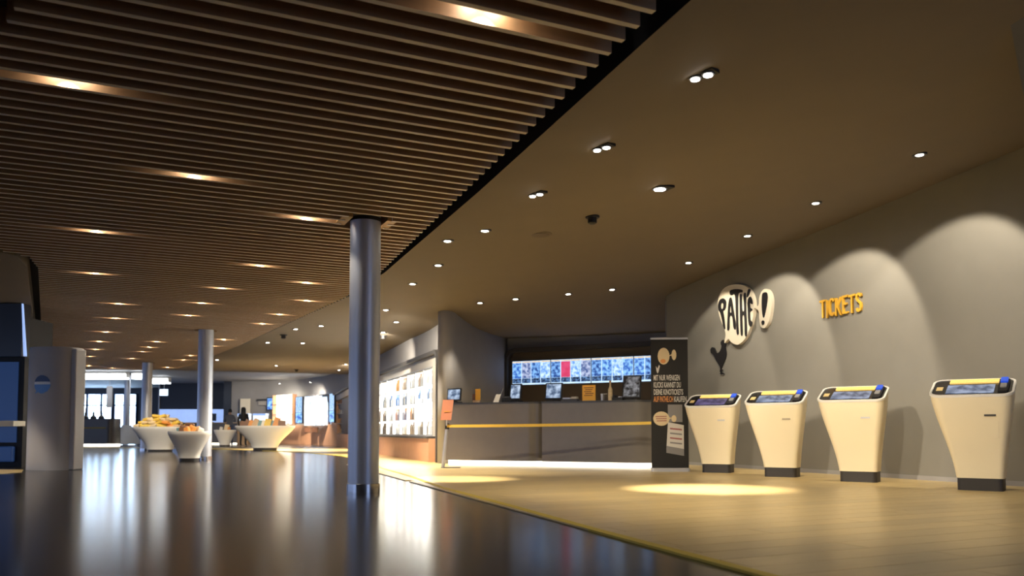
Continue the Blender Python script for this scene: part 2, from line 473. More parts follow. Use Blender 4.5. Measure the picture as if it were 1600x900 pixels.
unit = None
COLUMNS = [(-1.62, 9.1, .168), (-6.98, 18.9, .165), (-12.3, 28.0, .165)]
for k in range(-18, 180):
    p = 3.717 + PITCH * k
    for s0, s1 in intervals(p):
        segs = [(s0, s1)]
        for cx, cy, r in COLUMNS:                                        # slats stop at the columns
            c = Vector((cx, cy))
            if abs(c.dot(SN) - p) < r + .05:
                cs = c.dot(SD); segs = [t for a, e in segs for t in ([(a, cs - .24), (cs + .24, e)] if a < cs < e else [(a, e)])]
        for a, e in segs:
            if e - a < .1: continue
            c = SD * ((a + e) / 2) + SN * p
            if unit is None:
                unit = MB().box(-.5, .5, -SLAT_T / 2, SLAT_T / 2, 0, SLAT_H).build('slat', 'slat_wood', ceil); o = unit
                unit.data.materials.append(M['slat_edge'])                          # paler second material underneath and at the ends
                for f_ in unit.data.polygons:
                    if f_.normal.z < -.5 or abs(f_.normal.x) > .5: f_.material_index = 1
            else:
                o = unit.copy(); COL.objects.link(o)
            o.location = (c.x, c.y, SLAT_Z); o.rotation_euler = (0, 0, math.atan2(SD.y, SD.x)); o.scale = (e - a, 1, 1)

# plain ceiling between the slats and the ticket wall, rising towards the viewer
b = MB(); rows = []
bp = []
for i in range(len(SLAT_RIGHT) - 1):
    p, q = Vector(SLAT_RIGHT[i]), Vector(SLAT_RIGHT[i + 1]); ns = max(1, int((q - p).length / .6))
    bp += [p + (q - p) * (j / ns) for j in range(ns)]
bp.append(Vector(SLAT_RIGHT[-1]))
for p in bp:
    g = .17 if p.y < 8 else max(.10, .17 - (p.y - 8) * .015)
    s_ = p + Vector((.938, .347)) * g
    row = [(s_.x, s_.y, 3.34), (s_.x, s_.y, 3.0)]
    for j in range(1, 25):
        q = s_ + Vector((.938, .347)) * (j * .62 if j < 24 else 26)
        row.append((q.x, q.y, ceil_z(q.x, q.y)))
    rows.append(row)
m_ = len(rows[0])
vs = [v for r in rows for v in r]
b.add(vs, [(i * m_ + j, i * m_ + j + 1, (i + 1) * m_ + j + 1, (i + 1) * m_ + j) for i in range(len(rows) - 1) for j in range(m_ - 1)])
o = b.build('ceiling_plain', 'ceiling_taupe', smooth=True); struct(o)
o.data.materials.append(M['plenum'])
for p in o.data.polygons:
    if abs(p.normal.z) < .3 and p.center.z > 3.05 and p.center.z < 3.25 and p.area < .4 and abs(o.data.vertices[p.vertices[0]].co.z - o.data.vertices[p.vertices[1]].co.z) + abs(o.data.vertices[p.vertices[1]].co.z - o.data.vertices[p.vertices[2]].co.z) > .25: p.material_index = 1
# soffit on the other side of the slats
b = MB(); L = SLAT_LEFT[::-1]
for i in range(len(L) - 1):
    (x0, y0), (x1, y1) = L[i], L[i + 1]
    b.add([(x0 - .16, y0, 2.97), (x1 - .16, y1, 2.97), (-36, y1, 2.97), (-36, y0, 2.97), (x0 - .16, y0, 3.32), (x1 - .16, y1, 3.32)], [(0, 1, 2, 3), (0, 4, 5, 1)])
struct(b.build('ceiling_soffit', 'ceiling_taupe'))
struct(MB().box(-40, -4, 30.6, 53, 3.36, 3.44).build('ceiling_back', 'wall_grey'))
# lowered bulkhead in the near corner of the plain ceiling
struct(MB().prism([(2.6, 4.4), (3.32, 5.45), (4.43, 7.06), (4.95, 7.8), (8.5, 7.8), (8.5, 3.4)], 3.55, 4.9).build('ceiling_bulkhead', 'dark_grey'))

# ------------------------------------------------------------------ lamps in the ceilings
slat_lights = [(-2.91, 5.33), (-.12, 4.5), (-2.87, 7.42), (-4.82, 9.54), (-2.23, 8.94), (-3.5, 11.47), (-6.11, 12.08), (-4.65, 13.25), (-3.14, 12.74), (-7.07, 14.88), (-5.55, 14.81), (-6.42, 16.42), (-8.05, 16.79), (-3.58, 14.53), (-4.55, 16.25), (-5.36, 17.78), (-9.39, 19.13), (-10.6, 21.28), (-9.12, 21.28), (-11.68, 23.24), (-9.95, 22.72), (-10.68, 23.97), (-12.89, 25.38), (-12.04, 26.26), (-7.25, 20.84), (-8.09, 22.38), (-10.58, 26.72), (-12.4, 29.87), (-14.36, 27.69), (-14.8, 29.02), (-14.55, 30.3), (-9.75, 25.17)]
proto = None
for i, (x, y) in enumerate(slat_lights):
    v = Vector((x, y)); k = round((v.dot(SN) - 3.717) / PITCH - .5); v = SD * v.dot(SD) + SN * (3.717 + PITCH * (k + .5))
    if proto is None:
        proto = thing('slat_downlight', 'small warm downlight tucked between two slats of the wooden ceiling', 'downlight', (v.x, v.y, 3.04), math.atan2(SD.y, SD.x), 'downlights between the ceiling slats')
        MB().box(-.15, .15, -.055, .055, .03, .10).build('housing', 'black_matt', proto)
        for s_ in (-.075, .075):
            MB().lathe([(.042, 0), (.042, .035)], 14, s_, 0).build('lens', 'lamp_white', proto)
    else:
        copy_tree(proto, loc=(v.x, v.y, 3.04), rz=math.atan2(SD.y, SD.x))
    spot_lamp((v.x, v.y, 3.035), (v.x, v.y, 0), 42, 98, .4, radius=.02)

singles = [(4.6, 9.24), (4.03, 10.9), (3.56, 12.45), (3.01, 14.06), (-.33, 10.01), (-.81, 10.34), (-1.08, 12.05), (1.92, 15.86), (1.09, 15.99), (.07, 16.14), (-.63, 16.29), (-1.63, 13.52), (-2.5, 16.39), (-2.51, 17.95), (-3.03, 19.49), (-4.97, 19.01), (-6.46, 21.9), (-5.57, 22.05), (-4.25, 18.43), (-8.4, 29.58), (-11.37, 40.65), (-5.82, 29.02), (-9.61, 39.59), (-6.61, 31.74), (-9.67, 27.2)]
proto = None
for i, (x, y) in enumerate(singles):
    z = ceil_z(x, y) - .006
    if i < 4:
        t = thing('round_downlight', ['round white downlight above the ticket machine nearest the viewer', 'round white downlight above the ticket machine below the TICKETS lettering', 'round white downlight above the ticket machine second from the banner', 'round white downlight nearest the rooster sign on the ticket wall'][i], 'downlight', (x, y, z))
    elif proto is None:
        t = thing('round_downlight', 'small round white downlight set in the plain brown ceiling', 'downlight', (x, y, z), 0, 'round downlights in the plain ceiling')
    else:
        copy_tree(proto, loc=(x, y, z)); continue
    MB().lathe([(.045, -.004), (.078, -.008), (.082, .012), (.045, .012)], 20, cap0=False, cap1=False).build('trim_ring', 'dark_grey', t)
    MB().lathe([(.042, -.006), (.042, .01)], 18).build('lens', 'lamp_white', t)
    if i == 4: proto = t


def box_light(x, y, label, two, rz):
    z = ceil_z(x, y)
    t = thing('recessed_spotlight', label, 'spotlight', (x, y, z - .004), rz)
    MB().box(*((-.11, .11, -.055, .055) if two else (-.13, .13, -.10, .10)), -.006, .02).build('frame', 'black_matt', t, bevel=.003)
    for s_ in ((-.05, .05) if two else (0,)):
        sp = MB().lathe([(.045 if two else .085, -.018), (.048 if two else .088, .0)], 20, s_, 0).build('lamp_head', 'dark_grey', t)
        MB().lathe([(.030 if two else .062, -.024), (.030 if two else .062, -.017)], 18, s_, 0).build('lens', 'lamp_white', sp)
    return t


RZB = math.atan2(.347, .938)
box_light(1.32, 5.67, 'black twin spotlight recessed in the brown ceiling nearest the viewer', True, -.75)
box_light(.78, 7.11, 'black twin spotlight, the middle one of three along the slat edge', True, -.75)
box_light(.25, 8.48, 'black twin spotlight farthest along the slat edge', True, -.75)
box_light(1.63, 9.05, 'black square recessed spotlight with a single large bright lens', False, .45)

# fittings without light
for x, y, lab in ((.98, 10.03, 'black ceiling speaker hanging from the brown ceiling above the floor light pool'), (-3.15, 20.19, 'dark round projector spot under the ceiling beside the near column'), (-5.56, 20.15, 'small dark detector on the ceiling near the curved slat edge'), (-8.16, 31.42, 'small dark detector on the ceiling near the lit shelves')):
    z = ceil_z(x, y); t = thing('ceiling_detector', lab, 'detector', (x, y, z))
    MB().lathe([(.085, -.02), (.09, 0)], 20).build('mounting_plate', 'black_matt', t); MB().lathe([(.03, -.10), (.055, -.085), (.055, -.02)], 18).build('detector_body', 'black_matt', t)
z = ceil_z(.37, 10.7); t = thing('loudspeaker_grille', 'flat round brown grille flush in the plain ceiling', 'grille', (.37, 10.7, z))
MB().lathe([(.13, -.012), (.15, -.004), (.15, .0)], 24).build('rim', 'ceiling_taupe', t); MB().lathe([(.12, -.016), (.12, -.005)], 24).build('mesh_disc', 'niche_brown', t)

# lamps: what the fittings throw, plus added fill spots
for (x, y), wp, we in zip(singles[:4], (-.9, -2.7, -4.35, -5.7), (135, 130, 105, 60)):
    z = ceil_z(x, y) - .05
    spot_lamp((x, y, z), wallpt(wp, 1.7), we, 78, .25)
spot_lamp((1.63, 9.05, ceil_z(1.63, 9.05) - .06), (2.15, 9.3, 0), 1500, 36, .9)
spot_lamp((-.81, 10.34, 2.98), (-.75, 11.2, 0), 900, 34, .9)
spot_lamp((1.32, 5.67, 3.05), (4.9, 8.9, .75), 220, 44, .8)
spot_lamp((.78, 7.11, 3.05), (4.0, 11.1, .7), 330, 40, .8)
spot_lamp((.25, 8.48, 3.03), (2.9, 12.9, .7), 300, 40, .8)
spot_lamp((-.33, 10.01, 3.0), (.6, 14.5, .4), 220, 60, .8)
for x, y in ((1.32, 5.67), (.78, 7.11), (.25, 8.48)):
    spot_lamp((x, y, 3.05), (x + 1.5, y + 1.5, 0), 135, 110, .9)  # wide fill added at the twin spotlights to brighten the wood floor
for x, y in ((1.92, 15.86), (.07, 16.14), (-.63, 16.29)):
    spot_lamp((x, y, ceil_z(x, y) - .06), (x + .05, y + .9, 0), 120, 80, .5)
for x, y in ((-1.63, 13.52), (-2.5, 16.39), (-4.97, 19.01), (-5.57, 22.05), (-5.82, 29.02), (-8.4, 29.58), (-9.61, 39.59), (-11.37, 40.65)):
    spot_lamp((x, y, 2.94), (x - .2, y, 0), 330 if y < 15 else 800, 100, .7)

for (x, y), tg in (((-2.5, 16.39), (-2.15, 18.6, 1.7)), ((-3.03, 19.49), (-3.5, 22.6, 1.7)), ((-5.82, 29.02), (-6.2, 32.5, 1.7)), ((-9.61, 39.59), (-9.9, 41.7, 1.5)), ((-11.37, 40.65), (-13.2, 44.5, 1.6))):
    spot_lamp((x, y, 2.93), tg, 300, 85, .8)
for (x, y), tg, pw_, sz in (((-6.42, 16.42), (-6.98, 18.05, .4), 110, 50), ((-9.95, 22.72), (-11.35, 26.9, .6), 420, 40), ((-7.25, 20.84), (-8.35, 28.2, .5), 800, 26), ((-9.75, 25.17), (-12.4, 36.0, .5), 1400, 16)):
    spot_lamp((x, y, 2.93), tg, pw_, sz, .8)  # extra aimed spots added at slat lamps to brighten the bowl stands
# ------------------------------------------------------------------ columns
for i, (cx, cy, r) in enumerate(COLUMNS):
    t = thing('steel_column', ['tall brushed steel column standing nearest on the dark floor', 'brushed steel column behind the small white bowl stand', 'slim steel column rising behind the snack-heaped bowl stand'][i], 'column', (cx, cy, 0))
    MB().lathe([(r, .02), (r, 3.3)], 48).build('shaft', 'brushed_metal', t, smooth=True)
    MB().lathe([(r + .012, 0), (r + .012, .085), (r + .004, .09)], 48).build('base_ring', 'chrome', t, smooth=True)
    MB().lathe([(r + .004, 2.96), (r + .004, 3.0)], 48).build('head_ring', 'black_matt', t)
    if i == 0:
        ang = math.atan2(SD.y, SD.x)
        for s0, s1, q0, q1 in ((-.3, -.19, -.2, .2), (.19, .3, -.2, .2)):
            bb = MB().box(s0, s1, q0, q1, 2.955, 3.08).build('collar', 'collar_wood', t, rz=ang)
t = thing('steel_column', 'far grey column with a flared bench round its foot by the windows', 'column', (-18.6, 40.2, 0))
MB().lathe([(.14, .7), (.14, 3.4)], 32).build('shaft', 'brushed_metal', t, smooth=True)
MB().lathe([(.64, .04), (.62, .2), (.45, .5), (.30, .8), (.2, .95)], 32).build('flared_bench', 'pillar_skin', t, smooth=True)

# ------------------------------------------------------------------ ticket machines
KW, KD, ZF, ZB, FW, FD, FH = .80, .50, 1.03, 1.225, .44, .32, .145
TILT = math.atan2(ZB - ZF, KD)
ztop = lambda y: ZF + (y + KD / 2) / KD * (ZB - ZF)
TOPM = Matrix.Translation((-.055, 0, (ZF + ZB) / 2)) @ Matrix.Rotation(TILT, 4, 'X')
KL = KD / math.cos(TILT)


def kiosk(name_label, loc, scr, slot, seed, turn):
    t = thing('ticket_machine', name_label, 'ticket machine', loc, math.radians(-turn), 'ticket machines along the grey wall')
    MB().prism(rrect(FW, FD, .05, 5, 0, .06), 0, FH).build('plinth', 'dark_plinth', t)
    rings = []; NS = 18
    for k in range(NS + 1):
        u = k / NS
        g = .52 * u + .48 * (3 * u * u - 2 * u ** 3); g = g if u < .85 else g + (1 - g) * ((u - .85) / .15) * .3
        if k == NS: g = 1
        w_ = FW + .015 + (KW - FW - .015) * g; d_ = FD + .015 + (KD - FD - .015) * g; cy = .06 * (1 - g)
        rings.append([(x, y, FH + u * (ztop(y) - FH)) for x, y in rrect(w_, d_, .05 + .06 * g, 6, -.055 * g, cy)])
    MB().loft(rings).build('body', 'cream', t, smooth=True)
    # rim, panel and what lies on it, in the tilted plane of the top
    rim_ = MB(); outer = rrect(KW + .012, KL + .012, .112, 6); inner = rrect(KW - .035, KL - .035, .095, 6)
    rim_.loft([[(x, y, -.012) for x, y in outer], [(x, y, .014) for x, y in outer], [(x, y, .014) for x, y in inner], [(x, y, .004) for x, y in inner]], False, False).xf(TOPM).build('rim', 'white_rim', t, smooth=True)
    pan = MB().prism(rrect(KW - .036, KL - .036, .094, 6), -.01, .006).xf(TOPM).build('top_panel', 'black_gloss', t)
    MB().box(-.245, .215, -.195, .075, .004, .012).xf(TOPM).build('screen', scr, pan)
    MB().box(-.235, .245, .125, .235, .004, .022).xf(TOPM).build('header_strip', 'header_yellow', pan)
    MB().box(-.35, -.285, -.09, .02, .004, .011).xf(TOPM).build('sticker', 'sticker_yellow', pan)
    term = MB().prism(rrect(.10, .40, .02, 4, .30, .01), .004, .03).xf(TOPM).build('card_terminal', 'black_matt', t, bevel=.004)
    MB().prism(rrect(.07, .14, .012, 3, .30, .13), .03, .05).xf(TOPM).build('display', 'blue_light', term)
    MB().prism(rrect(.06, .12, .01, 3, .30, -.04), .03, .042).xf(TOPM).build('keypad', 'silver', term)
    # slot on the front, near the viewer's end
    z = .82; u = (z - FH) / (ZF - FH); g = .52 * u + .48 * (3 * u * u - 2 * u ** 3); fy = -(FD + .015 + (KD - FD - .015) * g) / 2 + .06 * (1 - g)
    MB().box(.07, .18, fy - .006, fy + .03, z - .008, z + .012).build('slot', slot, t)
    if seed in (0, 3):
        b_ = MB(); z0, z1 = .58, .76
        ff = lambda z_: (lambda u_: -(FD + .015 + (KD - FD - .015) * (.52 * u_ + .48 * (3 * u_ * u_ - 2 * u_ ** 3))) / 2 + .06 * (1 - (.52 * u_ + .48 * (3 * u_ * u_ - 2 * u_ ** 3))))((z_ - FH) / (ZF - FH))
        b_.add([(.08, ff(z0) - .002, z0), (.2, ff(z0) - .002, z0), (.2, ff(z1) - .002, z1), (.08, ff(z1) - .002, z1), (.08, ff(z0) + .02, z0), (.2, ff(z0) + .02, z0), (.2, ff(z1) + .02, z1), (.08, ff(z1) + .02, z1)],
               [(0, 1, 2, 3), (4, 7, 6, 5), (0, 4, 5, 1), (1, 5, 6, 2), (2, 6, 7, 3), (3, 7, 4, 0)]).build('service_flap', 'cream', t)
    return t


kiosk('cream ticket machine beside the black roll-up banner', (3.20, 13.02, 0), 'kiosk_screen_violet', 'silver', 1, 28)
kiosk('cream ticket machine second from the black banner, lit screen with grey bands', (3.80, 11.78, 0), 'kiosk_screen', 'sign_edge', 2, 30)
kiosk('cream ticket machine below the TICKETS lettering, with a pale slot', (4.42, 10.63, 0), 'kiosk_screen', 'silver', 4, 33)
kiosk('cream ticket machine standing nearest the viewer with a dark slot and service flap', (5.10, 9.09, 0), 'kiosk_screen', 'dark_plinth', 3, 35)

# ------------------------------------------------------------------ signs on the ticket wall
bubble = [(-5.209, 3.228), (-5.009, 3.18), (-4.863, 3.094), (-4.769, 2.974), (-4.724, 2.833), (-4.734, 2.689), (-4.779, 2.55), (-4.847, 2.413), (-4.947, 2.278), (-5.065, 2.195), (-5.2, 2.162), (-5.318, 2.199), (-5.41, 2.255), (-5.455, 2.290), (-5.569, 2.228), (-5.53, 2.36), (-5.556, 2.473), (-5.642, 2.614), (-5.711, 2.754), (-5.744, 2.891), (-5.734, 3.023), (-5.685, 3.126), (-5.575, 3.207), (-5.416, 3.24)]
lets = [
    [[(-5.709, 2.842), (-5.718, 2.943), (-5.669, 3.017), (-5.569, 3.027), (-5.499, 2.966), (-5.505, 2.876), (-5.545, 2.82), (-5.588, 2.808), (-5.562, 2.691), (-5.534, 2.492), (-5.573, 2.522), (-5.619, 2.677), (-5.667, 2.797)],
     [(-5.644, 2.86), (-5.649, 2.933), (-5.606, 2.964), (-5.564, 2.928), (-5.572, 2.863), (-5.608, 2.84)]],
    [[(-5.455, 2.45), (-5.46, 2.505), (-5.441, 2.719), (-5.416, 2.911), (-5.379, 3.005), (-5.338, 2.995), (-5.306, 2.874), (-5.263, 2.675), (-5.232, 2.542), (-5.237, 2.443), (-5.281, 2.484), (-5.314, 2.67), (-5.394, 2.681), (-5.412, 2.478)],
     [(-5.392, 2.76), (-5.365, 2.893), (-5.333, 2.753)]],
    [[(-5.374, 3.095), (-5.355, 3.14), (-5.194, 3.136), (-5.051, 3.1), (-5.038, 3.069), (-5.139, 3.059), (-5.155, 2.916), (-5.161, 2.534), (-5.155, 2.359), (-5.195, 2.38), (-5.208, 2.689), (-5.227, 3.038), (-5.337, 3.059)]],
    [[(-5.096, 2.993), (-5.053, 3.007), (-5.045, 2.752), (-4.979, 2.739), (-4.987, 2.993), (-4.94, 3.007), (-4.932, 2.653), (-4.927, 2.328), (-4.969, 2.322), (-4.979, 2.627), (-5.045, 2.636), (-5.041, 2.346), (-5.081, 2.347), (-5.094, 2.674)]],
    [[(-4.867, 2.916), (-4.811, 2.945), (-4.768, 2.877), (-4.769, 2.819), (-4.82, 2.851), (-4.825, 2.764), (-4.772, 2.719), (-4.83, 2.685), (-4.824, 2.551), (-4.777, 2.498), (-4.817, 2.44), (-4.861, 2.498), (-4.88, 2.667), (-4.885, 2.835)],
     ],
    [[(-4.905, 2.965), (-4.868, 2.975), (-4.815, 3.06), (-4.865, 3.075)]]]
ex = [(-4.438, 3.026), (-4.347, 2.981), (-4.289, 2.881), (-4.277, 2.768), (-4.302, 2.611), (-4.36, 2.457), (-4.438, 2.386), (-4.5, 2.373), (-4.57, 2.422), (-4.598, 2.548), (-4.615, 2.684), (-4.726, 2.75), (-4.613, 2.776), (-4.59, 2.896), (-4.531, 2.989)]
mark = [(-4.495, 2.947), (-4.439, 2.967), (-4.378, 2.945), (-4.366, 2.842), (-4.409, 2.686), (-4.461, 2.561), (-4.492, 2.565), (-4.513, 2.7), (-4.513, 2.843)]
dot = [(-4.493, 2.504), (-4.463, 2.482), (-4.464, 2.446), (-4.495, 2.425), (-4.523, 2.447), (-4.525, 2.486)]
roo = [(-5.721, 2.276), (-5.667, 2.301), (-5.614, 2.272), (-5.58, 2.203), (-5.602, 2.151), (-5.576, 2.039), (-5.614, 1.945), (-5.673, 1.868), (-5.71, 1.821), (-5.732, 1.772), (-5.675, 1.755), (-5.729, 1.746), (-5.726, 1.715), (-5.641, 1.683), (-5.77, 1.691), (-5.741, 1.718), (-5.773, 1.735), (-5.761, 1.781), (-5.789, 1.849), (-5.874, 1.937), (-5.928, 2.014), (-5.982, 2.07), (-6.034, 2.097), (-6.048, 2.159), (-5.998, 2.194), (-5.936, 2.177), (-5.9, 2.13), (-5.864, 2.082), (-5.798, 2.081), (-5.743, 2.124), (-5.709, 2.182), (-5.733, 2.233)]


def wall_sign(name, label, cx, cz, outline, m_, depth=.06, stand=.035):
    px, py, _ = wallpt(cx, 0, stand)
    t = thing(name, label, 'sign', (px, py, cz), WRZ)
    return t


def wshape(name, polys, m_, parent, cx, cz, y, depth, smooth=True, bold=0.0):
    P = [[(x - cx, z - cz) for x, z in (smooth_closed(p) if smooth else p)] for p in polys]
    return link_mesh(name, shape_mesh(P, depth, bold), m_, parent, (0, y, 0))


t = wall_sign('bubble_sign', 'cream speech-bubble wall sign with the black letters PATHÉ', -5.25, 2.7, bubble, 'sign_cream')
wshape('bubble_board', [bubble], 'sign_cream', t, -5.25, 2.7, 0, .06)
for l in lets: wshape('letter', l, 'black_matt', t, -5.25, 2.7, -.034, .012, True, .006)
t = wall_sign('exclamation_sign', 'narrow cream bubble sign with a black exclamation mark', -4.45, 2.7, ex, 'sign_cream')
wshape('bubble_board', [ex], 'sign_cream', t, -4.45, 2.7, 0, .06)
wshape('exclamation_mark', [mark, dot], 'black_matt', t, -4.45, 2.7, -.034, .012)
t = wall_sign('rooster_sign', 'black rooster silhouette mounted on the grey ticket wall', -5.8, 2.0, roo, 'black_matt')
wshape('silhouette', [roo], 'black_matt', t, -5.8, 2.0, .02, .02)
t = thing('wall_lettering', 'yellow raised letters spelling TICKETS on the grey wall', 'sign', wallpt(-3.21, 2.375, .02), WRZ)
xpos = 0
strokes = {'T': [[(0, .27), (.125, .275), (.125, .245), (.078, .243), (.078, 0), (.046, 0), (.046, .241), (0, .24)]],
           'I': [[(0, .27), (.032, .27), (.032, 0), (0, 0)]],
           'C': [[(.12, .225), (.10, .268), (.05, .275), (.012, .24), (0, .14), (.010, .04), (.05, 0), (.10, .008), (.12, .05), (.09, .062), (.07, .034), (.05, .034), (.036, .07), (.032, .14), (.038, .21), (.055, .24), (.076, .236), (.09, .21)]],
           'K': [[(0, .27), (.032, .27), (.032, .16), (.095, .275), (.13, .275), (.06, .15), (.135, 0), (.10, 0), (.032, .125), (.032, 0), (0, 0)]],
           'E': [[(0, .27), (.11, .275), (.11, .244), (.032, .24), (.032, .16), (.09, .162), (.09, .13), (.032, .13), (.032, .032), (.112, .03), (.112, 0), (0, 0)]],
           'S': [[(.12, .22), (.105, .265), (.06, .277), (.015, .255), (.003, .2), (.02, .16), (.075, .115), (.085, .075), (.072, .038), (.05, .034), (.036, .06), (.005, .055), (.018, .01), (.06, -.003), (.105, .02), (.12, .08), (.105, .13), (.05, .175), (.034, .205), (.045, .238), (.068, .242), (.086, .215)]]}
adv = {'T': .135, 'I': .052, 'C': .133, 'K': .143, 'E': .125, 'S': .13}
for i, ch in enumerate('TICKETS'):
    link_mesh('letter', shape_mesh([[(x, z) for x, z in strokes[ch][0]]], .03), 'letter_yellow', t, (xpos, 0, [.0, -.012, .004, -.006, .006, -.004, 0][i])); xpos += adv[ch]

# ------------------------------------------------------------------ service counter
CA, CB, CC = Vector((-1.30, 16.15)), Vector((.55, 15.3)), Vector((2.50, 14.4))


def counter(name, label, P, Q, ra, rb, depth=.85):
    d = (Q - P).normalized(); L_ = (Q - P).length; rz = math.atan2(d.y, d.x)
    t = thing(name, label, 'counter', (P.x, P.y, 0), rz)

    def outline(i0):
        pts = []
        r = ra
        pts += [(i0, depth), (i0, r + i0)] if r < .01 else [(i0, depth)]
        if ra >= .01:
            for k in range(9): a = PI + PI / 2 * k / 8; pts.append((ra + (ra - i0) * math.cos(a), ra + (ra - i0) * math.sin(a)))
        else: pts.append((i0, i0))
        if rb >= .01:
            for k in range(9): a = 1.5 * PI + PI / 2 * k / 8; pts.append((L_ - rb + (rb - i0) * math.cos(a), rb + (rb - i0) * math.sin(a)))
        else: pts.append((L_ - i0, i0))
        pts.append((L_ - i0, depth)); return pts[::-1]
    MB().prism(outline(0), .10, 1.165).build('body', 'counter_face', t, smooth=True)
    MB().prism(outline(-.008), 1.165, 1.20).build('worktop', 'counter_top', t, smooth=True)
    MB().prism(outline(.05), .004, .098).build('light_plinth', 'led_white', t)
    return t, rz


tA, rzA = counter('service_counter', 'grey-brown counter block with lit plinth beside the pink notice post', CA, CB - (CB - CA).normalized() * .012, 0, .28)
tB, rzB = counter('service_counter', 'grey-brown counter block with lit plinth and rounded end behind the black banner', CB, CC, 0, .42)


def on_counter(s, back, P=CA, Q=CB):
    d = (Q - P).normalized(); nn_ = Vector((-d.y, d.x)); p = P + d * s + nn_ * back; return (p.x, p.y, 1.2)


def till(label, loc, rz, w_, h_, scr, tilt=15):
    t = thing('till_monitor', label, 'monitor', loc, rz)
    R = Matrix.Translation((0, 0, .045)) @ Matrix.Rotation(math.radians(-tilt), 4, 'X')
    MB().prism(rrect(w_ * .8, .2, .03, 4, 0, .06), 0, .03).build('stand_base', 'black_matt', t)
    MB().box(-.03, .03, .06, .1, .02, h_ * .6).build('stand_neck', 'black_matt', t)
    cs = MB().box(-w_ / 2, w_ / 2, 0, .035, 0, h_).xf(R).build('case', 'black_matt', t, bevel=.006)
    MB().box(-w_ / 2 + .025, w_ / 2 - .025, -.004, .003, .03, h_ - .025).xf(R).build('screen', scr, cs)
    return t


till('tablet till with a lit picture at the end of the counter by the pink notice', on_counter(.12, .12), rzA, .31, .25, 'till_screen', 8)
till('till monitor with pale grey screen over the rounded counter corner', on_counter(1.42, .15), rzA - .1, .25, .31, 'till_screen', 8)
till('wide till monitor with pale screen right behind the counter seam', on_counter(.1, .3, CB, CC), rzB, .34, .32, 'till_screen', 10)
till('large black till monitor with a small white emblem near the banner', on_counter(1.62, .25, CB, CC), rzB, .34, .42, 'till_dark', 12)
# small things on the counter
t = thing('card_holder', 'yellow card in a slim holder on the counter', 'card holder', on_counter(.60, .15), rzA)
MB().box(-.06, .06, -.03, .05, 0, .05).build('holder', 'pack_tan', t, bevel=.005); MB().box(-.02, .09, .0, .008, .05, .27).build('card', 'orange_card', t); MB().box(-.07, -.01, -.02, -.012, .03, .17).build('leaflet', 'pack_brown', t)
t = thing('leaflet_stand', 'small white leaflet stand leaning back on the counter', 'stand', on_counter(1.02, .15), rzA)
MB().add([(-.06, 0, 0), (.06, 0, 0), (.08, .06, .16), (-.02, .06, .16), (-.06, .012, 0), (.06, .012, 0), (.08, .072, .16), (-.02, .072, .16)], [(0, 1, 2, 3), (4, 7, 6, 5), (0, 4, 5, 1), (1, 5, 6, 2), (2, 6, 7, 3), (3, 7, 4, 0)]).build('leaflet', 'print_white', t); MB().box(-.06, .06, .012, .10, 0, .02).build('foot', 'glass', t)
MB().tube((.08, .05, .14), (.13, .06, .27), .006, 6).build('pen', 'silver', t)
t = thing('receipt_printer', 'black receipt printer between the tills on the counter', 'printer', on_counter(1.22, .2), rzA)
MB().box(-.08, .12, -.06, .1, 0, .10).build('case', 'black_matt', t, bevel=.01); MB().box(-.06, .08, -.03, .03, .10, .115).build('paper_slot', 'dark_grey', t)
t = thing('card_reader', 'flat grey card reader between the wide till and the orange notice', 'card reader', on_counter(.48, .2, CB, CC), rzB)
MB().box(-.16, .16, -.07, .07, 0, .045).build('case', 'dark_grey', t, bevel=.01); MB().box(-.13, .02, -.05, .05, .045, .07).build('keypad', 'silver', t); MB().box(.04, .14, -.05, .05, .045, .085).build('paper_roll', 'print_white', t)
t = thing('notice_card', 'orange notice card with dark print standing on the counter', 'notice', on_counter(.86, .15, CB, CC), rzB)
MB().box(-.125, .125, 0, .012, 0, .29).build('card', 'orange_card', t)
for r in range(5): MB().box(-.09 + .02 * (r % 2), .09 - .02 * (r % 3), -.002, .002, .235 - r * .035, .25 - r * .035).build('print_line', 'pack_brown', t)
MB().box(-.11, .11, -.03, .05, 0, .012).build('foot', 'glass', t)
t = thing('drinks_carafe', 'slim bottle with a tan paper sleeve on the counter', 'bottle', on_counter(1.25, .2, CB, CC), rzB)
MB().lathe([(.04, 0), (.04, .2), (.018, .26), (.018, .34)], 16).build('bottle_body', 'pack_pale', t, smooth=True); MB().lathe([(.02, .34), (.02, .365)], 12).build('cap', 'bottle_amber', t)
for k, (s_, m__) in enumerate(((1.16, 'glass'), (1.10, 'silver'))):
    t = thing('glass_tumbler', ['clear tumbler beside the sleeved bottle', 'small silver tumbler beside the sleeved bottle'][k], 'tumbler', on_counter(s_, .2, CB, CC), rzB)
    MB().lathe([(.026, 0), (.032, .13)], 14).build('cup', m__, t, smooth=True); MB().lathe([(.033, .125), (.033, .13)], 14).build('rim', 'white_rim', t)
t = thing('desk_phone', 'black desk phone with a silver handset beside the large till', 'phone', on_counter(1.40, .22, CB, CC), rzB)
MB().box(-.1, .1, -.09, .09, 0, .06).build('base', 'black_matt', t, bevel=.01); MB().box(-.09, -.04, -.1, .1, .06, .10).build('handset', 'dark_grey', t, bevel=.012); MB().box(0, .08, -.05, .05, .06, .07).build('keypad', 'silver', t)

# ------------------------------------------------------------------ poster screens behind the counter
def bwpt(s, z, off): p = BW0 + bd * s - bn * off; return (p.x, p.y, z)


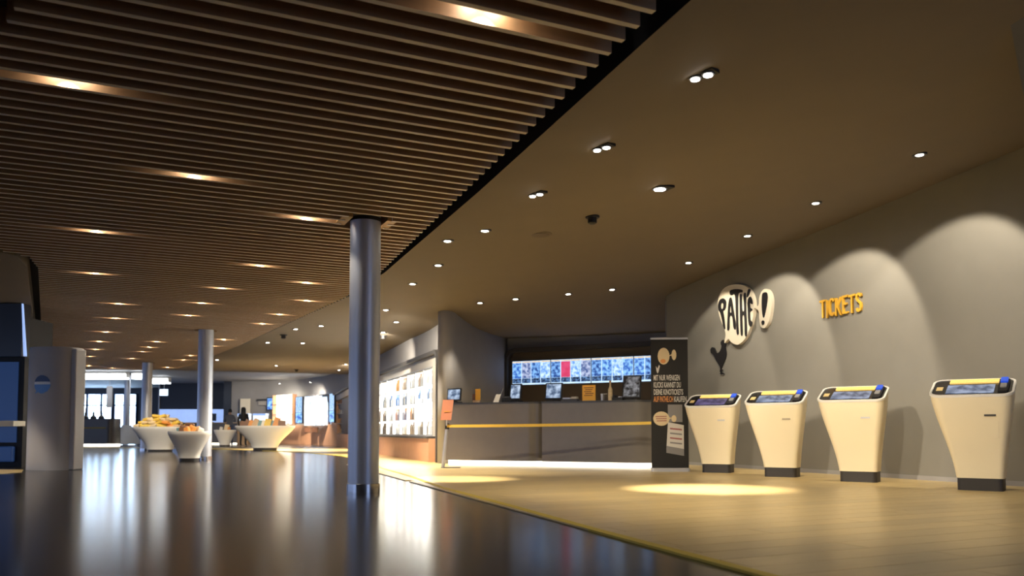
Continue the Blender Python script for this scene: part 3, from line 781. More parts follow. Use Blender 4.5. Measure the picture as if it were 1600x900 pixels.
brz = math.atan2(bd.y, bd.x)
np_ = struct(MB().box(.16, 6.1, -.03, 0, .3, 2.62).build('trim_7', 'niche_brown', None, (BW0.x, BW0.y, 0), brz))
b = MB().box(.34, 6.1, -.22, -.03, 2.62, 2.72)
for k in range(6):
    a0, a1 = PI / 2 + PI / 2 * k / 6, PI / 2 + PI / 2 * (k + 1) / 6; cx, cz = .34, 2.42
    q = [(cx + r * math.cos(a), y, cz + r * math.sin(a)) for a in (a0, a1) for r in (.2, .3) for y in (-.22, -.03)]
    b.add(q, [(0, 1, 3, 2), (4, 6, 7, 5), (0, 4, 5, 1), (2, 3, 7, 6), (0, 2, 6, 4), (1, 5, 7, 3)])
b.box(.04, .14, -.22, -.03, .3, 2.42)
struct(b.build('trim_8', 'rim_dark', None, (BW0.x, BW0.y, 0), brz))
styles = ['poster_blue', 'poster_grey', 'poster_deep', 'poster_pale', 'poster_deep', 'poster_pink', 'poster_pale', 'poster_grey', 'poster_deep', 'poster_blue', 'poster_pale', 'poster_blue', 'poster_blue', 'poster_deep', 'poster_grey', 'poster_blue']
PWD = .262
names = ['lit poster screen farthest from the banner, four blue film posters', 'lit poster screen with the pink poster', 'lit poster screen above the orange notice card, four blue posters', 'lit poster screen partly hidden by the black banner']
for s in range(4):
    x0 = .23 + s * (4 * PWD + .012)
    t = thing('poster_screen', names[s], 'screen', bwpt(x0, 1.80, .05), brz, 'row of poster screens')
    MB().box(0, 4 * PWD, -.05, .04, 0, .60).build('case', 'black_matt', t)
    pn = MB().box(.006, 4 * PWD - .006, -.056, -.05, .006, .594).build('display', 'poster_frame', t)
    for k in range(4):
        a = k * PWD + .011; e = (k + 1) * PWD - .011
        MB().box(a, e, -.060, -.055, .165, .545).build('poster', styles[(s * 4 + k) % 16], pn)
        MB().box(a, e, -.060, -.055, .045, .16).build('caption', 'poster_foot', pn)
        MB().box(a, e, -.060, -.055, .555, .582).build('header', 'poster_header', pn)

# ------------------------------------------------------------------ barrier tape, notice post, banner
post = thing('barrier_post', 'slim silver barrier post with black foot at the end of the counter', 'barrier post', (-1.22, 14.75, 0))
MB().prism(rrect(.34, .26, .04, 4, .14, 0), 0, .018).build('foot_plate', 'black_matt', post)
MB().tube((0, 0, .015), (.07, 0, .74), .03, 12).build('pole', 'silver', post, smooth=True)
MB().tube((.07, 0, .69), (.073, 0, .79), .038, 14).build('cassette', 'black_matt', post, smooth=True)
t = thing('notice_holder', 'pink notice card in a holder above the barrier post', 'notice', (-1.16, 14.66, .79))
MB().box(-.005, .02, -.01, .01, -.04, .12).build('stem', 'silver', t); MB().add([(-.10, -.02, .06), (.09, -.02, .06), (.13, .03, .42), (-.06, .03, .42), (-.10, -.01, .06), (.09, -.01, .06), (.13, .04, .42), (-.06, .04, .42)], [(0, 1, 2, 3), (4, 7, 6, 5), (0, 4, 5, 1), (1, 5, 6, 2), (2, 6, 7, 3), (3, 7, 4, 0)]).build('card', 'pink_card', t)
MB().box(-.04, .07, -.012, -.004, .20, .225).build('print_line', 'print_orange', t)
post2 = thing('barrier_post', 'barrier post standing behind the black banner', 'barrier post', (2.75, 13.75, 0))
MB().lathe([(.15, 0), (.15, .02), (.05, .03)], 20).build('foot_plate', 'black_matt', post2); MB().tube((0, 0, .02), (0, 0, .80), .03, 12).build('pole', 'silver', post2, smooth=True); MB().tube((0, 0, .76), (0, 0, .84), .038, 14).build('cassette', 'black_matt', post2, smooth=True)
A_, B_ = Vector((-1.15, 14.71, .745)), Vector((2.73, 13.73, .80)); NT = 14; rings = []
dd = (B_ - A_).normalized(); hh = Vector((-dd.y, dd.x, 0)).normalized() * .002
for k in range(NT + 1):
    u = k / NT; c = A_ + (B_ - A_) * u; c.z -= .03 * 4 * u * (1 - u) * .4
    rings.append([c - hh + Vector((0, 0, -.024)), c + hh + Vector((0, 0, -.024)), c + hh + Vector((0, 0, .024)), c - hh + Vector((0, 0, .024))])
tag(MB().loft(rings).build('barrier_tape', 'tape_yellow'), 'yellow barrier tape stretched along the front of the counter', 'barrier tape')

ban = thing('roll_up_banner', 'tall black roll-up banner with cream bubble logo and white German text', 'banner', (2.53, 13.35, 0), math.radians(-3))
MB().prism(rrect(.62, .16, .05, 4), 0, .07).build('base_cassette', 'silver', ban, bevel=.01)
MB().box(-.295, .295, -.006, .006, .07, 2.14).build('panel', 'banner_black', ban)
MB().box(-.30, .30, -.015, .015, 2.13, 2.16).build('top_bar', 'silver', ban)
MB().tube((0, .03, .05), (0, .03, 2.14), .012, 8).build('pole', 'silver', ban)


def bshape(name, polys, m_, y=-.009): return link_mesh(name, shape_mesh(polys, .003), m_, ban, (0, y, 0))


def ell(cx, cz, rx, rz_, n=20): return [(cx + rx * math.cos(2 * PI * i / n), cz + rz_ * math.sin(2 * PI * i / n)) for i in range(n)]


bshape('logo_bubble', [ell(-.09, 1.86, .095, .135)], 'print_cream'); bshape('logo_bubble', [ell(.075, 1.88, .038, .085)], 'print_cream'); bshape('logo_tail', [[(-.02, 1.86), (.045, 1.895), (.045, 1.87)]], 'print_cream')
bshape('logo_letters', [ell(-.10, 1.78, .045, .035, 8)], 'print_orange', -.011)
bshape('logo_rooster', [[(-.215, 1.70), (-.19, 1.66), (-.165, 1.72), (-.15, 1.70), (-.175, 1.60), (-.19, 1.58), (-.205, 1.62)]], 'print_white')
for k, (tx, m_) in enumerate((('MIT NUR WENIGEN', 'print_white'), ('KLICKS KANNST DU', 'print_white'), ('DEINE KINOTICKETS', 'print_white'), ('AUF PATHE.CH', 'print_orange'), ('KAUFEN', 'print_white'))):
    me = text_mesh(tx, .125, .002, .002)
    wd = max(v.co.x for v in me.vertices); want = (.42, .435, .47, .31, .20)[k]
    link_mesh('banner_text', me, m_, ban, (-.255 if k < 4 else .07, -.009, (1.47, 1.355, 1.24, 1.125, 1.125)[k]), 0, (want / wd, 1, 1))
bshape('speech_bubble', [ell(-.135, .855, .13, .115)], 'print_cream'); bshape('speech_bubble', [ell(.065, .855, .04, .055)], 'print_cream'); bshape('bubble_tail', [[(-.02, .88), (.035, .865), (-.02, .84)]], 'print_cream')
for k in range(3): bshape('bubble_text', [[(-.23 + .01 * k, .895 - k * .035), (-.05, .90 - k * .035), (-.05, .885 - k * .035), (-.23 + .01 * k, .88 - k * .035)]], 'print_red', -.011)
bshape('phone_top', [[(-.03, 1.08), (.2, 1.08), (.2, .80), (-.03, .80)]], 'print_grey', -.0075)
bshape('ticket_sheet', [[(-.03, .80), (.22, .75), (.22, .30), (-.06, .36)]], 'print_white')
for k in range(4): bshape('sheet_line', [[(.0, .71 - .075 * k), (.19, .69 - .075 * k), (.19, .665 - .075 * k), (.0, .685 - .075 * k)]], ['print_red', 'print_grey', 'print_red', 'print_grey'][k], -.011)
bshape('sheet_foot', [[(-.055, .42), (.22, .37), (.22, .26), (-.062, .31)]], 'print_grey', -.010)

# ------------------------------------------------------------------ chilled shelves along the curved wall
FRZ = math.atan2(-.941, .339)
BM = ['bottle_dark', 'bottle_amber', 'bottle_grey', 'bottle_blue', 'bottle_green']


def fridge(label, loc, rz, w_, h_, glow, group=None, doors=1, shelves=4):
    t = thing('display_fridge', label, 'fridge', loc, rz, group)
    MB().box(0, w_, .12, .14, 0, h_).build('lit_back', glow, t)
    for x in (.012, w_ - .02): MB().box(x, x + .008, .0, .12, .04, h_ - .05).build('lit_side', glow, t)
    f = MB().box(0, .012, 0, .12, 0, h_).box(w_ - .012, w_, 0, .12, 0, h_).box(.012, w_ - .012, 0, .12, 0, .04).box(.012, w_ - .012, 0, .12, h_ - .05, h_).build('frame', 'canopy', t)
    for k in range(1, shelves): MB().box(.02, w_ - .02, .01, .12, h_ * k / shelves, h_ * k / shelves + .015).build('shelf', 'canopy', t)
    for k in range(doors):
        a = w_ * k / doors; e = w_ * (k + 1) / doors
        dr = MB().box(a, a + .02, -.015, 0, .0, h_).box(e - .02, e, -.015, 0, .0, h_).box(a, e, -.015, 0, -.001, .02).box(a, e, -.015, 0, h_ - .02, h_ + .001).build('door', 'silver', t)
        MB().box(a + .02, e - .02, -.012, -.008, .0, h_).build('pane', 'glass', dr); MB().tube((e - .07, -.04, h_ * .35), (e - .07, -.04, h_ * .6), .008, 6).build('handle', 'silver', dr)
    return t


ordw = ['nearest to the counter', 'second from the counter end', 'third from the counter end', 'fourth from the counter end', 'fifth from the counter end', 'sixth from the counter end', 'seventh from the counter end', 'nearest the steel column']
bproto = {}


def bottle(loc, kind, group, label, rz=0):
    if kind not in bproto:
        o = MB().lathe([(.046, 0), (.046, .17), (.02, .23), (.02, .29)], 10).build('bottle', BM[kind]); tag(o, label, 'bottle', group); o.location = loc; bproto[kind] = o
    else:
        o = bproto[kind].copy(); COL.objects.link(o); o.location = loc; tag(o, label, 'bottle', group)


fd = Vector((-.339, .941)); fn = Vector((-.941, -.339))
base = Vector(CURVE[0]) + fd * .12
for k in range(8):
    p = base + fd * (.83 * (k + 1)) + fn * .24
    fr_ = fridge('tall lit glass-door fridge, ' + ordw[k], (p.x, p.y, .545), FRZ, .82, 1.5, 'glow_warm' if k > 5 else 'glow_white', 'row of lit fridges')
    for sh_ in range(4):
        if (k, sh_) in ((5, 3), (6, 3), (7, 3), (7, 2)): continue
        if k in (0, 1) and sh_ == 1: continue
        nb = random.choice((3, 4, 5))
        for j in range(nb):
            x = .10 + .62 * (j + .5) / nb + random.uniform(-.03, .03); c = random.choice(((0, 2), (1, 0, 2), (2, 2, 3), (1, 2))[sh_])
            q = p - fd * x - fn * .065
            nm = ['dark', 'amber', 'pale grey', 'blue', 'green'][c]
            bottle((q.x, q.y, .545 + 1.5 * sh_ / 4 + (.04 if sh_ == 0 else .016)), c, nm + ' bottles in the lit fridges', nm + ' bottle standing on a shelf of the lit fridges')
# plinth ledge that carries the fridges
struct(along(CURVE[:4], .50, .545, .05, .40).build('trim_9', 'rim_dark'))
struct(along(CURVE[:4], 0, .50, .20, .36).build('trim_10', 'orange_panel'))

# the farther run: lit shelf, blue panels, four-door fridge, lit shelf
gd = Vector((-.55, .835)).normalized(); gn = Vector((-gd.y, gd.x)); gn = gn if gn.y < 0 else -gn
GRZ = math.atan2(-gd.y, -gd.x)


def far_pt(u, Y, off=0):  # a point of the far run at depth Y
    return Vector(((u - 800) / 1300 * Y, Y))


def shelf_unit(label, loc, rz, w_, h_, glow, rows, side=None):
    t = thing('lit_shelf', label, 'shelf', loc, rz)
    MB().box(0, w_, .22, .25, 0, h_).build('lit_back', glow, t); MB().box(-.05, 0, 0, .25, 0, h_).build('side_panel', 'orange_panel', t); MB().box(w_, w_ + .05, 0, .25, 0, h_).build('side_panel', 'orange_panel', t)
    for k in range(rows): MB().box(0, w_, .02, .22, h_ * k / rows, h_ * k / rows + .03).build('shelf_board', 'canopy', t)
    return t


def face(p, q):
    d = (Vector(q) - Vector(p)).normalized(); return math.atan2(d.y, d.x), d


# image-left end first, running towards the viewer
p, q = far_pt(426, 43.6), far_pt(456, 42.3); rz, d = face(p, q)
shelf_unit('lit white shelf at the far bend of the curved wall', (p.x, p.y, 1.0), rz, (q - p).length, 1.55, 'glow_warm', 3)
p, q = far_pt(476, 41.4), far_pt(513, 39.2); rz, d = face(p, q)
fridge('four-door lit white fridge in the curved wall', (p.x, p.y, .92), rz, (q - p).length, 1.5, 'glow_cool', None, 4, 4)
for k in range(2):
    a = p + d * (.05 + k * .85); t = thing('vent_grille', ['brown vent grille under the four-door fridge, farther one', 'brown vent grille under the four-door fridge, nearer one'][k], 'vent', (a.x, a.y, .60), rz)
    for j in range(5): MB().box(j * .14, j * .14 + .09, -.02, .02, 0, .24).build('slat', 'pack_brown', t)
    MB().box(-.02, .68, .02, .04, -.02, .26).build('backing', 'niche_brown', t)
for nm, u0, u1, Y0, Y1, lab in (('light_panel', 462, 472, 42.2, 41.7, 'tall blue lit panel before the lit shelf at the bend'), ('light_panel', 514.5, 522, 38.5, 37.9, 'tall blue lit panel beside the four-door fridge')):
    p, q = far_pt(u0, Y0), far_pt(u1, Y1); rz, d = face(p, q); t = thing(nm, lab, 'light panel', (p.x, p.y, 1.05), rz); L_ = (q - p).length
    MB().box(0, L_, 0, .1, 0, 1.35).build('case', 'dark_navy', t); MB().box(.02, L_ - .02, -.01, 0, .55, 1.33).build('upper_display', 'poster_pale', t); MB().box(.02, L_ - .02, -.01, 0, .03, .53).build('lower_display', 'wall_tv', t)
p, q = far_pt(525, 38.0), far_pt(541, 35.4); rz, d = face(p, q)
sh = shelf_unit('lit shelf with snacks beside the near column', (p.x, p.y, .55), rz, (q - p).length, 1.75, 'glow_warm', 4)
L_ = (q - p).length
for k in range(4):
    for j in range(5):
        a = p + d * (.2 + (L_ - .4) * j / 4) + Vector((-d.y, d.x)) * .12
        c = random.choice(('tan', 'orange', 'brown', 'white')); bx = MB().box(-.1, .1, -.04, .04, 0, random.uniform(.14, .24)).build('snack_box', 'pack_' + c, None, (a.x, a.y, .55 + 1.75 * k / 4 + .03), rz, bevel=.01)
        tag(bx, c + ' snack box on the lit shelf beside the near column', 'box', c + ' boxes on the lit shelf')
# blue television and white notice on the far wall
t = thing('wall_television', 'blue lit television on the grey far wall', 'television', (-12.75, 44.2, 1.78), math.radians(-24)); MB().box(-.36, .36, 0, .08, 0, .68).build('case', 'black_matt', t); MB().box(-.31, .31, -.01, 0, .04, .63).build('screen', 'wall_tv', t)
t = thing('wall_notice', 'plain white notice board on the far grey wall behind the long-haired person', 'notice board', (-14.35, 44.7, 1.55), math.radians(-6)); MB().box(-.27, .27, 0, .05, 0, .85).build('board', 'sign_cream', t); MB().box(-.29, .29, .02, .06, -.02, .87).build('frame', 'canopy', t)
for k, (u0, u1) in enumerate(((371, 388), (395, 415))):
    Y = 40.5; x0, x1 = (u0 - 800) / 1300 * Y, (u1 - 800) / 1300 * Y
    t = thing('display_case', ['low glowing display case behind the long-haired person', 'low glowing display case under the blue television'][k], 'display case', (x0, Y, 0)); MB().box(0, x1 - x0, 0, .5, 0, 1.15).build('cabinet', 'pack_tan', t); MB().box(0, x1 - x0, 0, .5, 1.15, 1.2).build('ledge', 'canopy', t); MB().box(.02, x1 - x0 - .02, .02, .48, 1.2, 1.42).build('glass_case', 'glow_cool', t); MB().box(0, x1 - x0, 0, .5, 1.42, 1.52).build('lid', 'lit_blue', t)

# ------------------------------------------------------------------ bowl-shaped stands with goods
def tub(label, loc, r, h_, foot, sy, foot_h, rz=0):
    t = thing('bowl_stand', label, 'display stand', (*loc, 0), rz)
    MB().lathe([(foot * .96, 0), (foot * .96, foot_h)], 40, 0, 0, 1, sy, 2.6).build('plinth', 'dark_plinth', t)
    prof = []
    for k in range(15):
        u = k / 14; g = u ** 1.5 * .62 + .38 * (3 * u * u - 2 * u ** 3); prof.append((foot * 1.05 + (r - foot * 1.05) * g, foot_h + (h_ - .05 - foot_h) * u))
    prof += [(r, h_), (r - .03, h_), (r - .05, h_ - .06)]
    MB().lathe(prof, 44, 0, 0, 1, sy, 2.5).build('bowl', 'tub_white', t, smooth=True)
    return t


tub('big white oval bowl stand heaped with yellow snack bags', (-11.35, 26.9), .84, .80, .38, .75, .07)
tub('small white bowl stand in front of the second steel column', (-6.98, 18.05), .43, .655, .20, .9, .075)
tub('small cream bowl stand beyond the others by the pale counter', (-12.4, 36.0), .45, .72, .21, .9, .07)
tub('broad white bowl stand with leaning coloured packs beside the curved wall', (-8.35, 28.2), .98, .84, .40, .7, .10)
bag = {}


def pack(name, label, group, loc, size, c, rot):
    key = (name, c)
    if key not in bag:
        w_, d_, h_ = 1, 1, 1
        me = MB()
        if name == 'snack_bag':
            rings = []
            for z, s in ((0, .45), (.06, .75), (.25, 1), (.75, 1), (.94, .75), (1, .45)):
                rings.append([(x * (.9 + .1 * s), y * s, z - .5) for x, y in rrect(1, 1, .2, 2)])
            me.loft(rings)
        else: me.box(-.5, .5, -.5, .5, -.5, .5)
        o = me.build(name, 'pack_' + c, bevel=0, smooth=False); bag[key] = o
    else:
        o = bag[key].copy(); COL.objects.link(o)
    o.location = loc; o.scale = size; o.rotation_euler = rot; tag(o, label, 'snack pack', group); return o


for lay, (sc_, z) in enumerate(((.98, .82), (.84, .925), (.66, 1.03), (.40, 1.13))):
    for ix in range(-4, 5):
        for iy in range(-3, 4):
            x = (ix + .5 * (lay % 2)) * .215; y = (iy + .5 * (lay % 2)) * .235
            if (x / (.76 * sc_)) ** 2 + (y / (.56 * sc_)) ** 2 > 1 or (lay == 0 and abs(x) < .3 and abs(y) < .2): continue
            c = random.choice(('yellow', 'yellow', 'yellow', 'pale', 'tan', 'orange', 'pale'))
            pack('snack_bag', c + ' snack bag in the heap on the big oval bowl stand', c + ' snack bags heaped on the bowl stand', (-11.35 + x, 26.9 + y, z + random.uniform(-.01, .01)), (.21, .10, .22), c, (PI / 2 + random.uniform(-.35, .35), random.uniform(-.35, .35), random.uniform(-.25, .25)))
for i, (x, c, w_, h_, tl) in enumerate(((-.72, 'brown', .16, .22, .3), (-.58, 'brown', .14, .27, .35), (-.44, 'orange', .15, .25, .3), (-.30, 'tan', .16, .31, .35), (-.14, 'teal', .12, .24, .25), (-.02, 'white', .12, .26, .25), (.12, 'yellow', .2, .30, .2), (.30, 'teal', .1, .24, .25), (.42, 'orange', .19, .34, .3), (.60, 'brown', .24, .24, .05), (.80, 'white', .1, .15, 0))):
    pack('snack_carton', ['dark brown carton leaning at the end of the broad bowl stand', 'tall brown carton leaning second on the broad bowl stand', 'orange carton leaning beside the brown ones on the broad bowl stand', 'tall tan carton on the broad bowl stand', 'teal carton left of the white carton on the broad bowl stand', 'white carton in the middle of the broad bowl stand', 'wide yellow carton in the middle of the broad bowl stand', 'narrow teal carton right of the yellow one on the broad bowl stand', 'tallest orange carton on the broad bowl stand', 'square brown carton standing upright on the broad bowl stand', 'small white carton at the wall end of the broad bowl stand'][i], 'cartons on the broad bowl stand', (-8.35 + x, 28.05, .78 + h_ / 2), (w_, .06, h_), c, (-.15, tl, .1))
for i, (x, y, c, s) in enumerate(((-.14, 0, 'brown', .16), (-.04, .1, 'brown', .2), (.06, -.05, 'orange', .15), (.14, .05, 'tan', .13), (.24, 0, 'white', .10), (-.24, .05, 'teal', .11), (.0, -.15, 'orange', .12))):
    pack('snack_bag', ['dark brown bag on the small bowl stand by the second column', 'large brown bag at the back of the small bowl stand by the second column', 'orange bag on the small bowl stand by the second column', 'tan bag on the small bowl stand by the second column', 'white bag on the small bowl stand by the second column', 'teal bag on the small bowl stand by the second column', 'flat orange bag at the front of the small bowl stand'][i], 'bags on the small bowl stand', (-6.98 + x, 18.05 + y, .62 + s / 2), (s, .09, s * 1.1), c, (random.uniform(-.3, .3), random.uniform(-.5, .5), random.uniform(-.4, .4)))
for i, (x, c, s) in enumerate(((-.14, 'white', .16), (.1, 'pale', .26), (.2, 'orange', .15))):
    pack('snack_bag', ['white bag on the cream bowl stand', 'tall pale bag on the cream bowl stand', 'orange bag on the cream bowl stand'][i], 'bags on the cream bowl stand', (-12.4 + x, 35.9, .68 + s / 2), (s * .8, .1, s * 1.1), c, (0, .2, .3))

# ------------------------------------------------------------------ far counters
t = thing('bar_counter', 'grey bar counter with a yellow band and lit plinth before the bright windows', 'counter', (-18.9, 36.8, 0))
MB().prism(rrect(3.0, 1.0, .3, 5, -.2, .4), .10, 1.18).build('body', 'counter_face', t, smooth=True); MB().prism(rrect(3.02, 1.02, .3, 5, -.2, .4), 1.18, 1.22).build('worktop', 'counter_top', t); MB().prism(rrect(3.0, 1.0, .3, 5, -.2, .4), .004, .09).build('light_plinth', 'led_white', t); MB().box(-1.4, 1.0, -.115, -.1, .78, .83).build('yellow_band', 'tape_yellow', t)
for k, x in enumerate((-18.9, -18.55, -18.2)):
    t = thing('beer_tap', ['dark tap with a tall handle on the bar counter, farthest from its end', 'dark tap on the bar counter, the middle one', 'dark tap on the bar counter nearest its end'][k], 'tap', (x, 36.9, 1.22)); MB().lathe([(.13, 0), (.12, .08), (.05, .14), (.04, .3)], 14).build('tap_body', 'dark_grey', t, smooth=True); MB().tube((0, 0, .3), (0, 0, [.48, .42, .38][k]), .022, 8).build('handle', 'mullion', t)
t = thing('service_desk', 'low grey service desk with a dark base behind the second column', 'counter', (-15.3, 41.5, 0)); MB().box(-1.2, 2.6, 0, .8, .08, 1.05).build('body', 'counter_face', t, bevel=.02); MB().box(-1.22, 2.62, -.02, .82, 1.05, 1.10).build('worktop', 'pack_tan', t); MB().box(-1.1, 2.5, .03, .7, 0, .08).build('light_plinth', 'led_white', t)
t = thing('desk_monitor', 'small dark monitor on the grey service desk', 'monitor', (-15.1, 41.9, 1.10)); MB().box(-.2, .2, 0, .05, .08, .45).build('case', 'dark_navy', t); MB().lathe([(.1, 0), (.1, .02), (.02, .03), (.02, .1)], 12).build('stand', 'black_matt', t)
# ceiling strip lamps at the far end
for k, (u0, u1, Y) in enumerate(((112, 196, 37.5), (204, 228, 37.5), (232, 262, 41.0))):
    x0, x1 = (u0 - 800) / 1300 * Y, (u1 - 800) / 1300 * Y; t = thing('strip_lamp', ['long white strip lamp under the far ceiling', 'short white strip lamp beside the slim column', 'dim short strip lamp farther back past the slim column'][k], 'strip lamp', (x0, Y, 3.02)); MB().box(0, x1 - x0, 0, .35, .06, .33).build('housing', 'canopy', t); MB().box(.02, x1 - x0 - .02, -.012, .33, .0, .24).build('diffuser', 'strip_light', t)
t = thing('exit_sign', 'small glowing pale exit sign hanging before the dark glazing', 'sign', (-17.6, 42.0, 2.46)); MB().box(-.2, .2, 0, .06, 0, .32).build('lit_face', 'glow_cool', t); MB().box(-.21, .21, .02, .07, -.01, .33).build('case', 'canopy', t); MB().tube((0, .04, .33), (0, .04, .9), .012, 6).build('hanger', 'silver', t)
t = thing('pendant_sign', 'narrow grey pendant sign hanging before the far windows', 'sign', (-18.7, 38.6, 1.75)); MB().box(-.13, .13, 0, .05, 0, 1.0).build('panel_board', 'pillar_skin', t); MB().tube((0, .02, 1.0), (0, .02, 1.65), .012, 6).build('hanger', 'silver', t)

# ------------------------------------------------------------------ round advertising pillar and the dark booth beside it
t = thing('advertising_pillar', 'pale grey oval pillar with a round blue emblem', 'pillar', (-7.85, 14.3, 0), math.radians(-14))
MB().lathe([(.43, 0), (.43, 2.06), (.425, 2.08)], 56, 0, 0, 1.0, .8, 2.4).build('shell', 'pillar_skin', t, smooth=True)
MB().box(.36, .50, -.12, .12, 0, 2.05).build('side_fin', 'pillar_skin', t, bevel=.02)


def on_pillar(x, z, r=.43 + .004):
    # a point on the front of the oval shell
    q = min(.999, abs(x) / r); c = q ** 1.2; y = -(1 - c ** 2) ** (1 / 2.4 * 1.0) * r * .8
    return (x, -((1 - (abs(x) / r) ** 2.4) ** (1 / 2.4)) * r * .8 - .004, z)


def emblem(z_lo, z_hi, name, m_, extra=0):
    b_ = MB(); R = .155; c = 1.44; N_ = 14
    zs = [z_lo + (z_hi - z_lo) * i / 8 for i in range(9)]
    rows_ = []
    for z_ in zs:
        hw = math.sqrt(max(0, R * R - (z_ - c) ** 2)); rows_.append([on_pillar(.04 - hw + 2 * hw * j / N_, z_, .434 + extra) for j in range(N_ + 1)])
    vs_ = [v for r_ in rows_ for v in r_]; w_ = N_ + 1
    b_.add(vs_, [(i * w_ + j, i * w_ + j + 1, (i + 1) * w_ + j + 1, (i + 1) * w_ + j) for i in range(8) for j in range(N_)])
    return b_.build(name, m_, t)


e = emblem(1.287, 1.593, 'emblem', 'emblem_blue'); em = emblem(1.485, 1.592, 'emblem_top', 'emblem_navy', .003); ew = emblem(1.44, 1.485, 'emblem_band', 'emblem_white', .003)
for x in (em, ew): x.parent = e
b_ = MB(); b_.add([on_pillar(-.06, 1.345), on_pillar(-.10, 1.285), on_pillar(-.03, 1.31)], [(0, 1, 2)]); x = b_.build('emblem_tail', 'emblem_blue', e)

t = thing('vending_booth', 'dark booth with a blue front panel at the edge beside the pillar', 'booth', (-9.55, 15.2, 0))
MB().box(-.9, .62, 0, .9, 0, 2.75).build('cabinet', 'black_matt', t); MB().box(-.8, .52, -.02, 0, .45, 1.92).build('front_panel', 'navy_panel', t); MB().box(-.9, .66, -.35, .02, .74, .84).build('tray_shelf', 'sign_cream', t, bevel=.01); MB().box(-.7, .5, -.1, 0, .1, .38).build('lower_hatch', 'navy_panel', t, bevel=.02); MB().box(-.6, .45, -.03, 0, 2.05, 2.6).build('dark_display', 'black_gloss', t)
t = thing('hanging_display', 'dark hanging display box with a bright edge above the pillar', 'display', (-9.2, 14.9, 2.0)); MB().box(-.35, .38, 0, .25, 0, .95).build('case', 'dark_navy', t)
MB().add([(.37, -.02, .95), (.385, -.02, .95), (.475, -.02, 0), (.43, -.02, 0), (.37, .02, .95), (.385, .02, .95), (.475, .02, 0), (.43, .02, 0)], [(0, 1, 2, 3), (4, 7, 6, 5), (0, 4, 5, 1), (1, 5, 6, 2), (2, 6, 7, 3), (3, 7, 4, 0)]).build('bright_edge', 'lit_blue', t)
MB().tube((0, .12, .95), (0, .12, .97), .03, 10).build('hanger', 'black_matt', t)
spot_lamp((-9.0, 12.6, 2.9), (-8.7, 13.4, 0), 160, 50, .5)


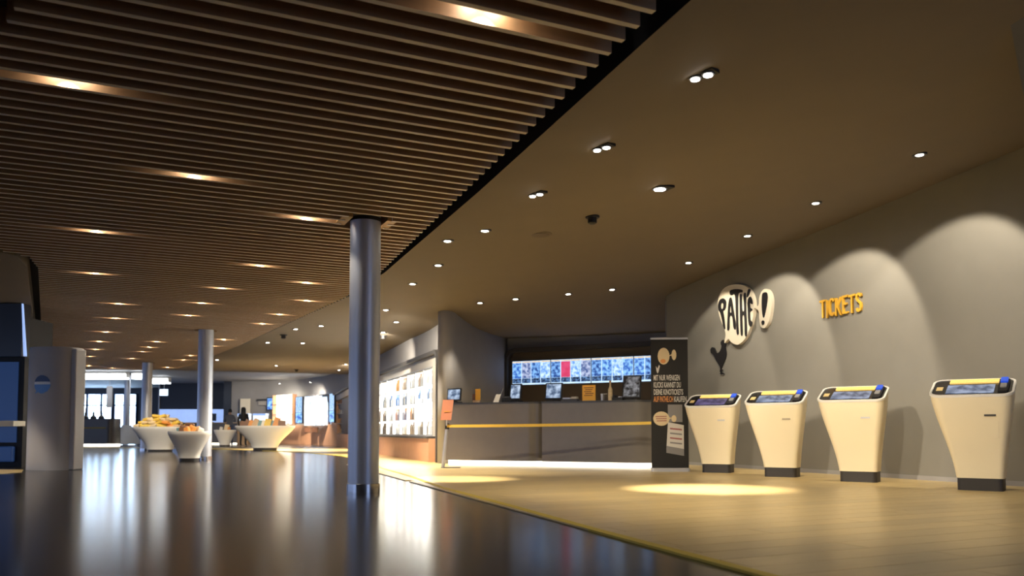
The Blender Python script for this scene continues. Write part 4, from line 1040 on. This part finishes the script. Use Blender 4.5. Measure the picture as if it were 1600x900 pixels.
# ------------------------------------------------------------------ two people at the far desk
def person(label, loc, rz, height, top_m, leg_m, hair_long, arm_up):
    t = thing('person', label, 'person', (*loc, 0), rz); k = height / 1.72
    J = dict(pel=(0, 0, .95), waist=(0, 0, 1.08), chest=(0, 0, 1.30), neck=(0, .0, 1.46), head0=(0, -.01, 1.55), head1=(0, -.01, 1.66),
             hl=(-.10, 0, .90), kl=(-.11, -.02, .50), al=(-.11, .02, .09), tl=(-.12, -.13, .035), hr=(.10, 0, .90), kr=(.11, -.02, .50), ar=(.11, .02, .09), tr=(.12, -.13, .035),
             sl=(-.18, 0, 1.39), sr=(.18, 0, 1.39))
    if arm_up: J.update(el=(-.27, -.10, 1.15), wl=(-.12, -.30, 1.18), er=(.27, -.10, 1.15), wr=(.12, -.30, 1.20))
    else: J.update(el=(-.23, .02, 1.12), wl=(-.22, -.08, .90), er=(.23, .02, 1.12), wr=(.22, -.08, .90))
    R_ = dict(pel=.145, waist=.125, chest=.15, neck=.055, head0=.085, head1=.085, hl=.10, kl=.062, al=.045, tl=.035, hr=.10, kr=.062, ar=.045, tr=.035, sl=.07, sr=.07, el=.045, wl=.032, er=.045, wr=.032)
    E_ = [('pel', 'waist'), ('waist', 'chest'), ('chest', 'neck'), ('neck', 'head0'), ('head0', 'head1'), ('pel', 'hl'), ('hl', 'kl'), ('kl', 'al'), ('al', 'tl'), ('pel', 'hr'), ('hr', 'kr'), ('kr', 'ar'), ('ar', 'tr'), ('chest', 'sl'), ('sl', 'el'), ('el', 'wl'), ('chest', 'sr'), ('sr', 'er'), ('er', 'wr')]
    for s_, wv in (('l', J['wl']), ('r', J['wr'])):                      # palm and five fingers
        J['p' + s_] = (wv[0], wv[1] - .04, wv[2] - .05); R_['p' + s_] = .03; E_.append(('w' + s_, 'p' + s_))
        for f_ in range(5):
            n_ = 'f%d%s' % (f_, s_); sg = -1 if s_ == 'l' else 1
            J[n_] = (wv[0] + sg * (.024 - .014 * f_), wv[1] - .065 - (.0, .012, .016, .012, -.02)[f_], wv[2] - (.10, .115, .12, .11, .07)[f_]); R_[n_] = .009; E_.append(('p' + s_, n_))
    ks = list(J); me = bpy.data.meshes.new('body'); me.from_pydata([tuple(c * k for c in J[n_]) for n_ in ks], [(ks.index(a), ks.index(c)) for a, c in E_], [])
    o = bpy.data.objects.new('body', me); COL.objects.link(o); o.parent = t
    sk = o.modifiers.new('skin', 'SKIN')
    for i, n_ in enumerate(ks):
        v = me.skin_vertices[0].data[i]; v.radius = (R_[n_] * k, R_[n_] * k * (.8 if n_ in ('chest', 'waist', 'pel') else 1)); v.use_root = n_ == 'pel'
    sb = o.modifiers.new('sub', 'SUBSURF'); sb.levels = 1; sb.render_levels = 1
    dg = bpy.context.evaluated_depsgraph_get(); m2 = bpy.data.meshes.new_from_object(o.evaluated_get(dg)); o.modifiers.clear(); o.data = m2
    for n_ in ('skin', leg_m, top_m): m2.materials.append(M[n_])
    for p_ in m2.polygons:
        z_ = p_.center.z / k; p_.use_smooth = True
        hand = min((p_.center / k - Vector(J['p' + s_])).length for s_ in 'lr') < .085
        p_.material_index = 0 if (z_ > 1.47 or hand) else (1 if z_ < .98 else 2)
    MB().lathe([(.005, 1.73 * k), (.06 * k, 1.74 * k), (.09 * k, 1.70 * k), (.102 * k, 1.64 * k), (.10 * k, 1.58 * k)] if not hair_long else [(.005, 1.75 * k), (.06 * k, 1.745 * k), (.095 * k, 1.70 * k), (.108 * k, 1.62 * k), (.11 * k, 1.5 * k), (.12 * k, 1.36 * k), (.11 * k, 1.2 * k), (.07 * k, 1.12 * k)], 18, 0, .025 * k, 1, .95).build('hair', 'hair_black', t, smooth=True)
    for sx in (-.033, .033): MB().lathe([(.004, 1.62 * k), (.012, 1.625 * k), (.004, 1.632 * k)], 8, sx * k, -.088 * k).build('eye', 'black_matt', t)
    MB().add([(-.014 * k, -.088 * k, 1.585 * k), (.014 * k, -.088 * k, 1.585 * k), (0, -.118 * k, 1.588 * k), (0, -.09 * k, 1.63 * k)], [(0, 1, 2), (0, 2, 3), (1, 3, 2), (0, 3, 1)]).build('nose', 'skin', t)
    MB().box(-.025 * k, .025 * k, -.094 * k, -.08 * k, 1.55 * k, 1.558 * k).build('mouth', 'print_red', t)
    return t


person('person in dark jacket leaning arms forward at the far service desk', (-12.95, 38.2), math.radians(200), 1.66, 'cloth_grey', 'denim', False, True)
person('person in black with long dark hair seen from behind by the display case', (-11.9, 36.9), math.radians(180), 1.70, 'cloth_black', 'cloth_black', True, False)
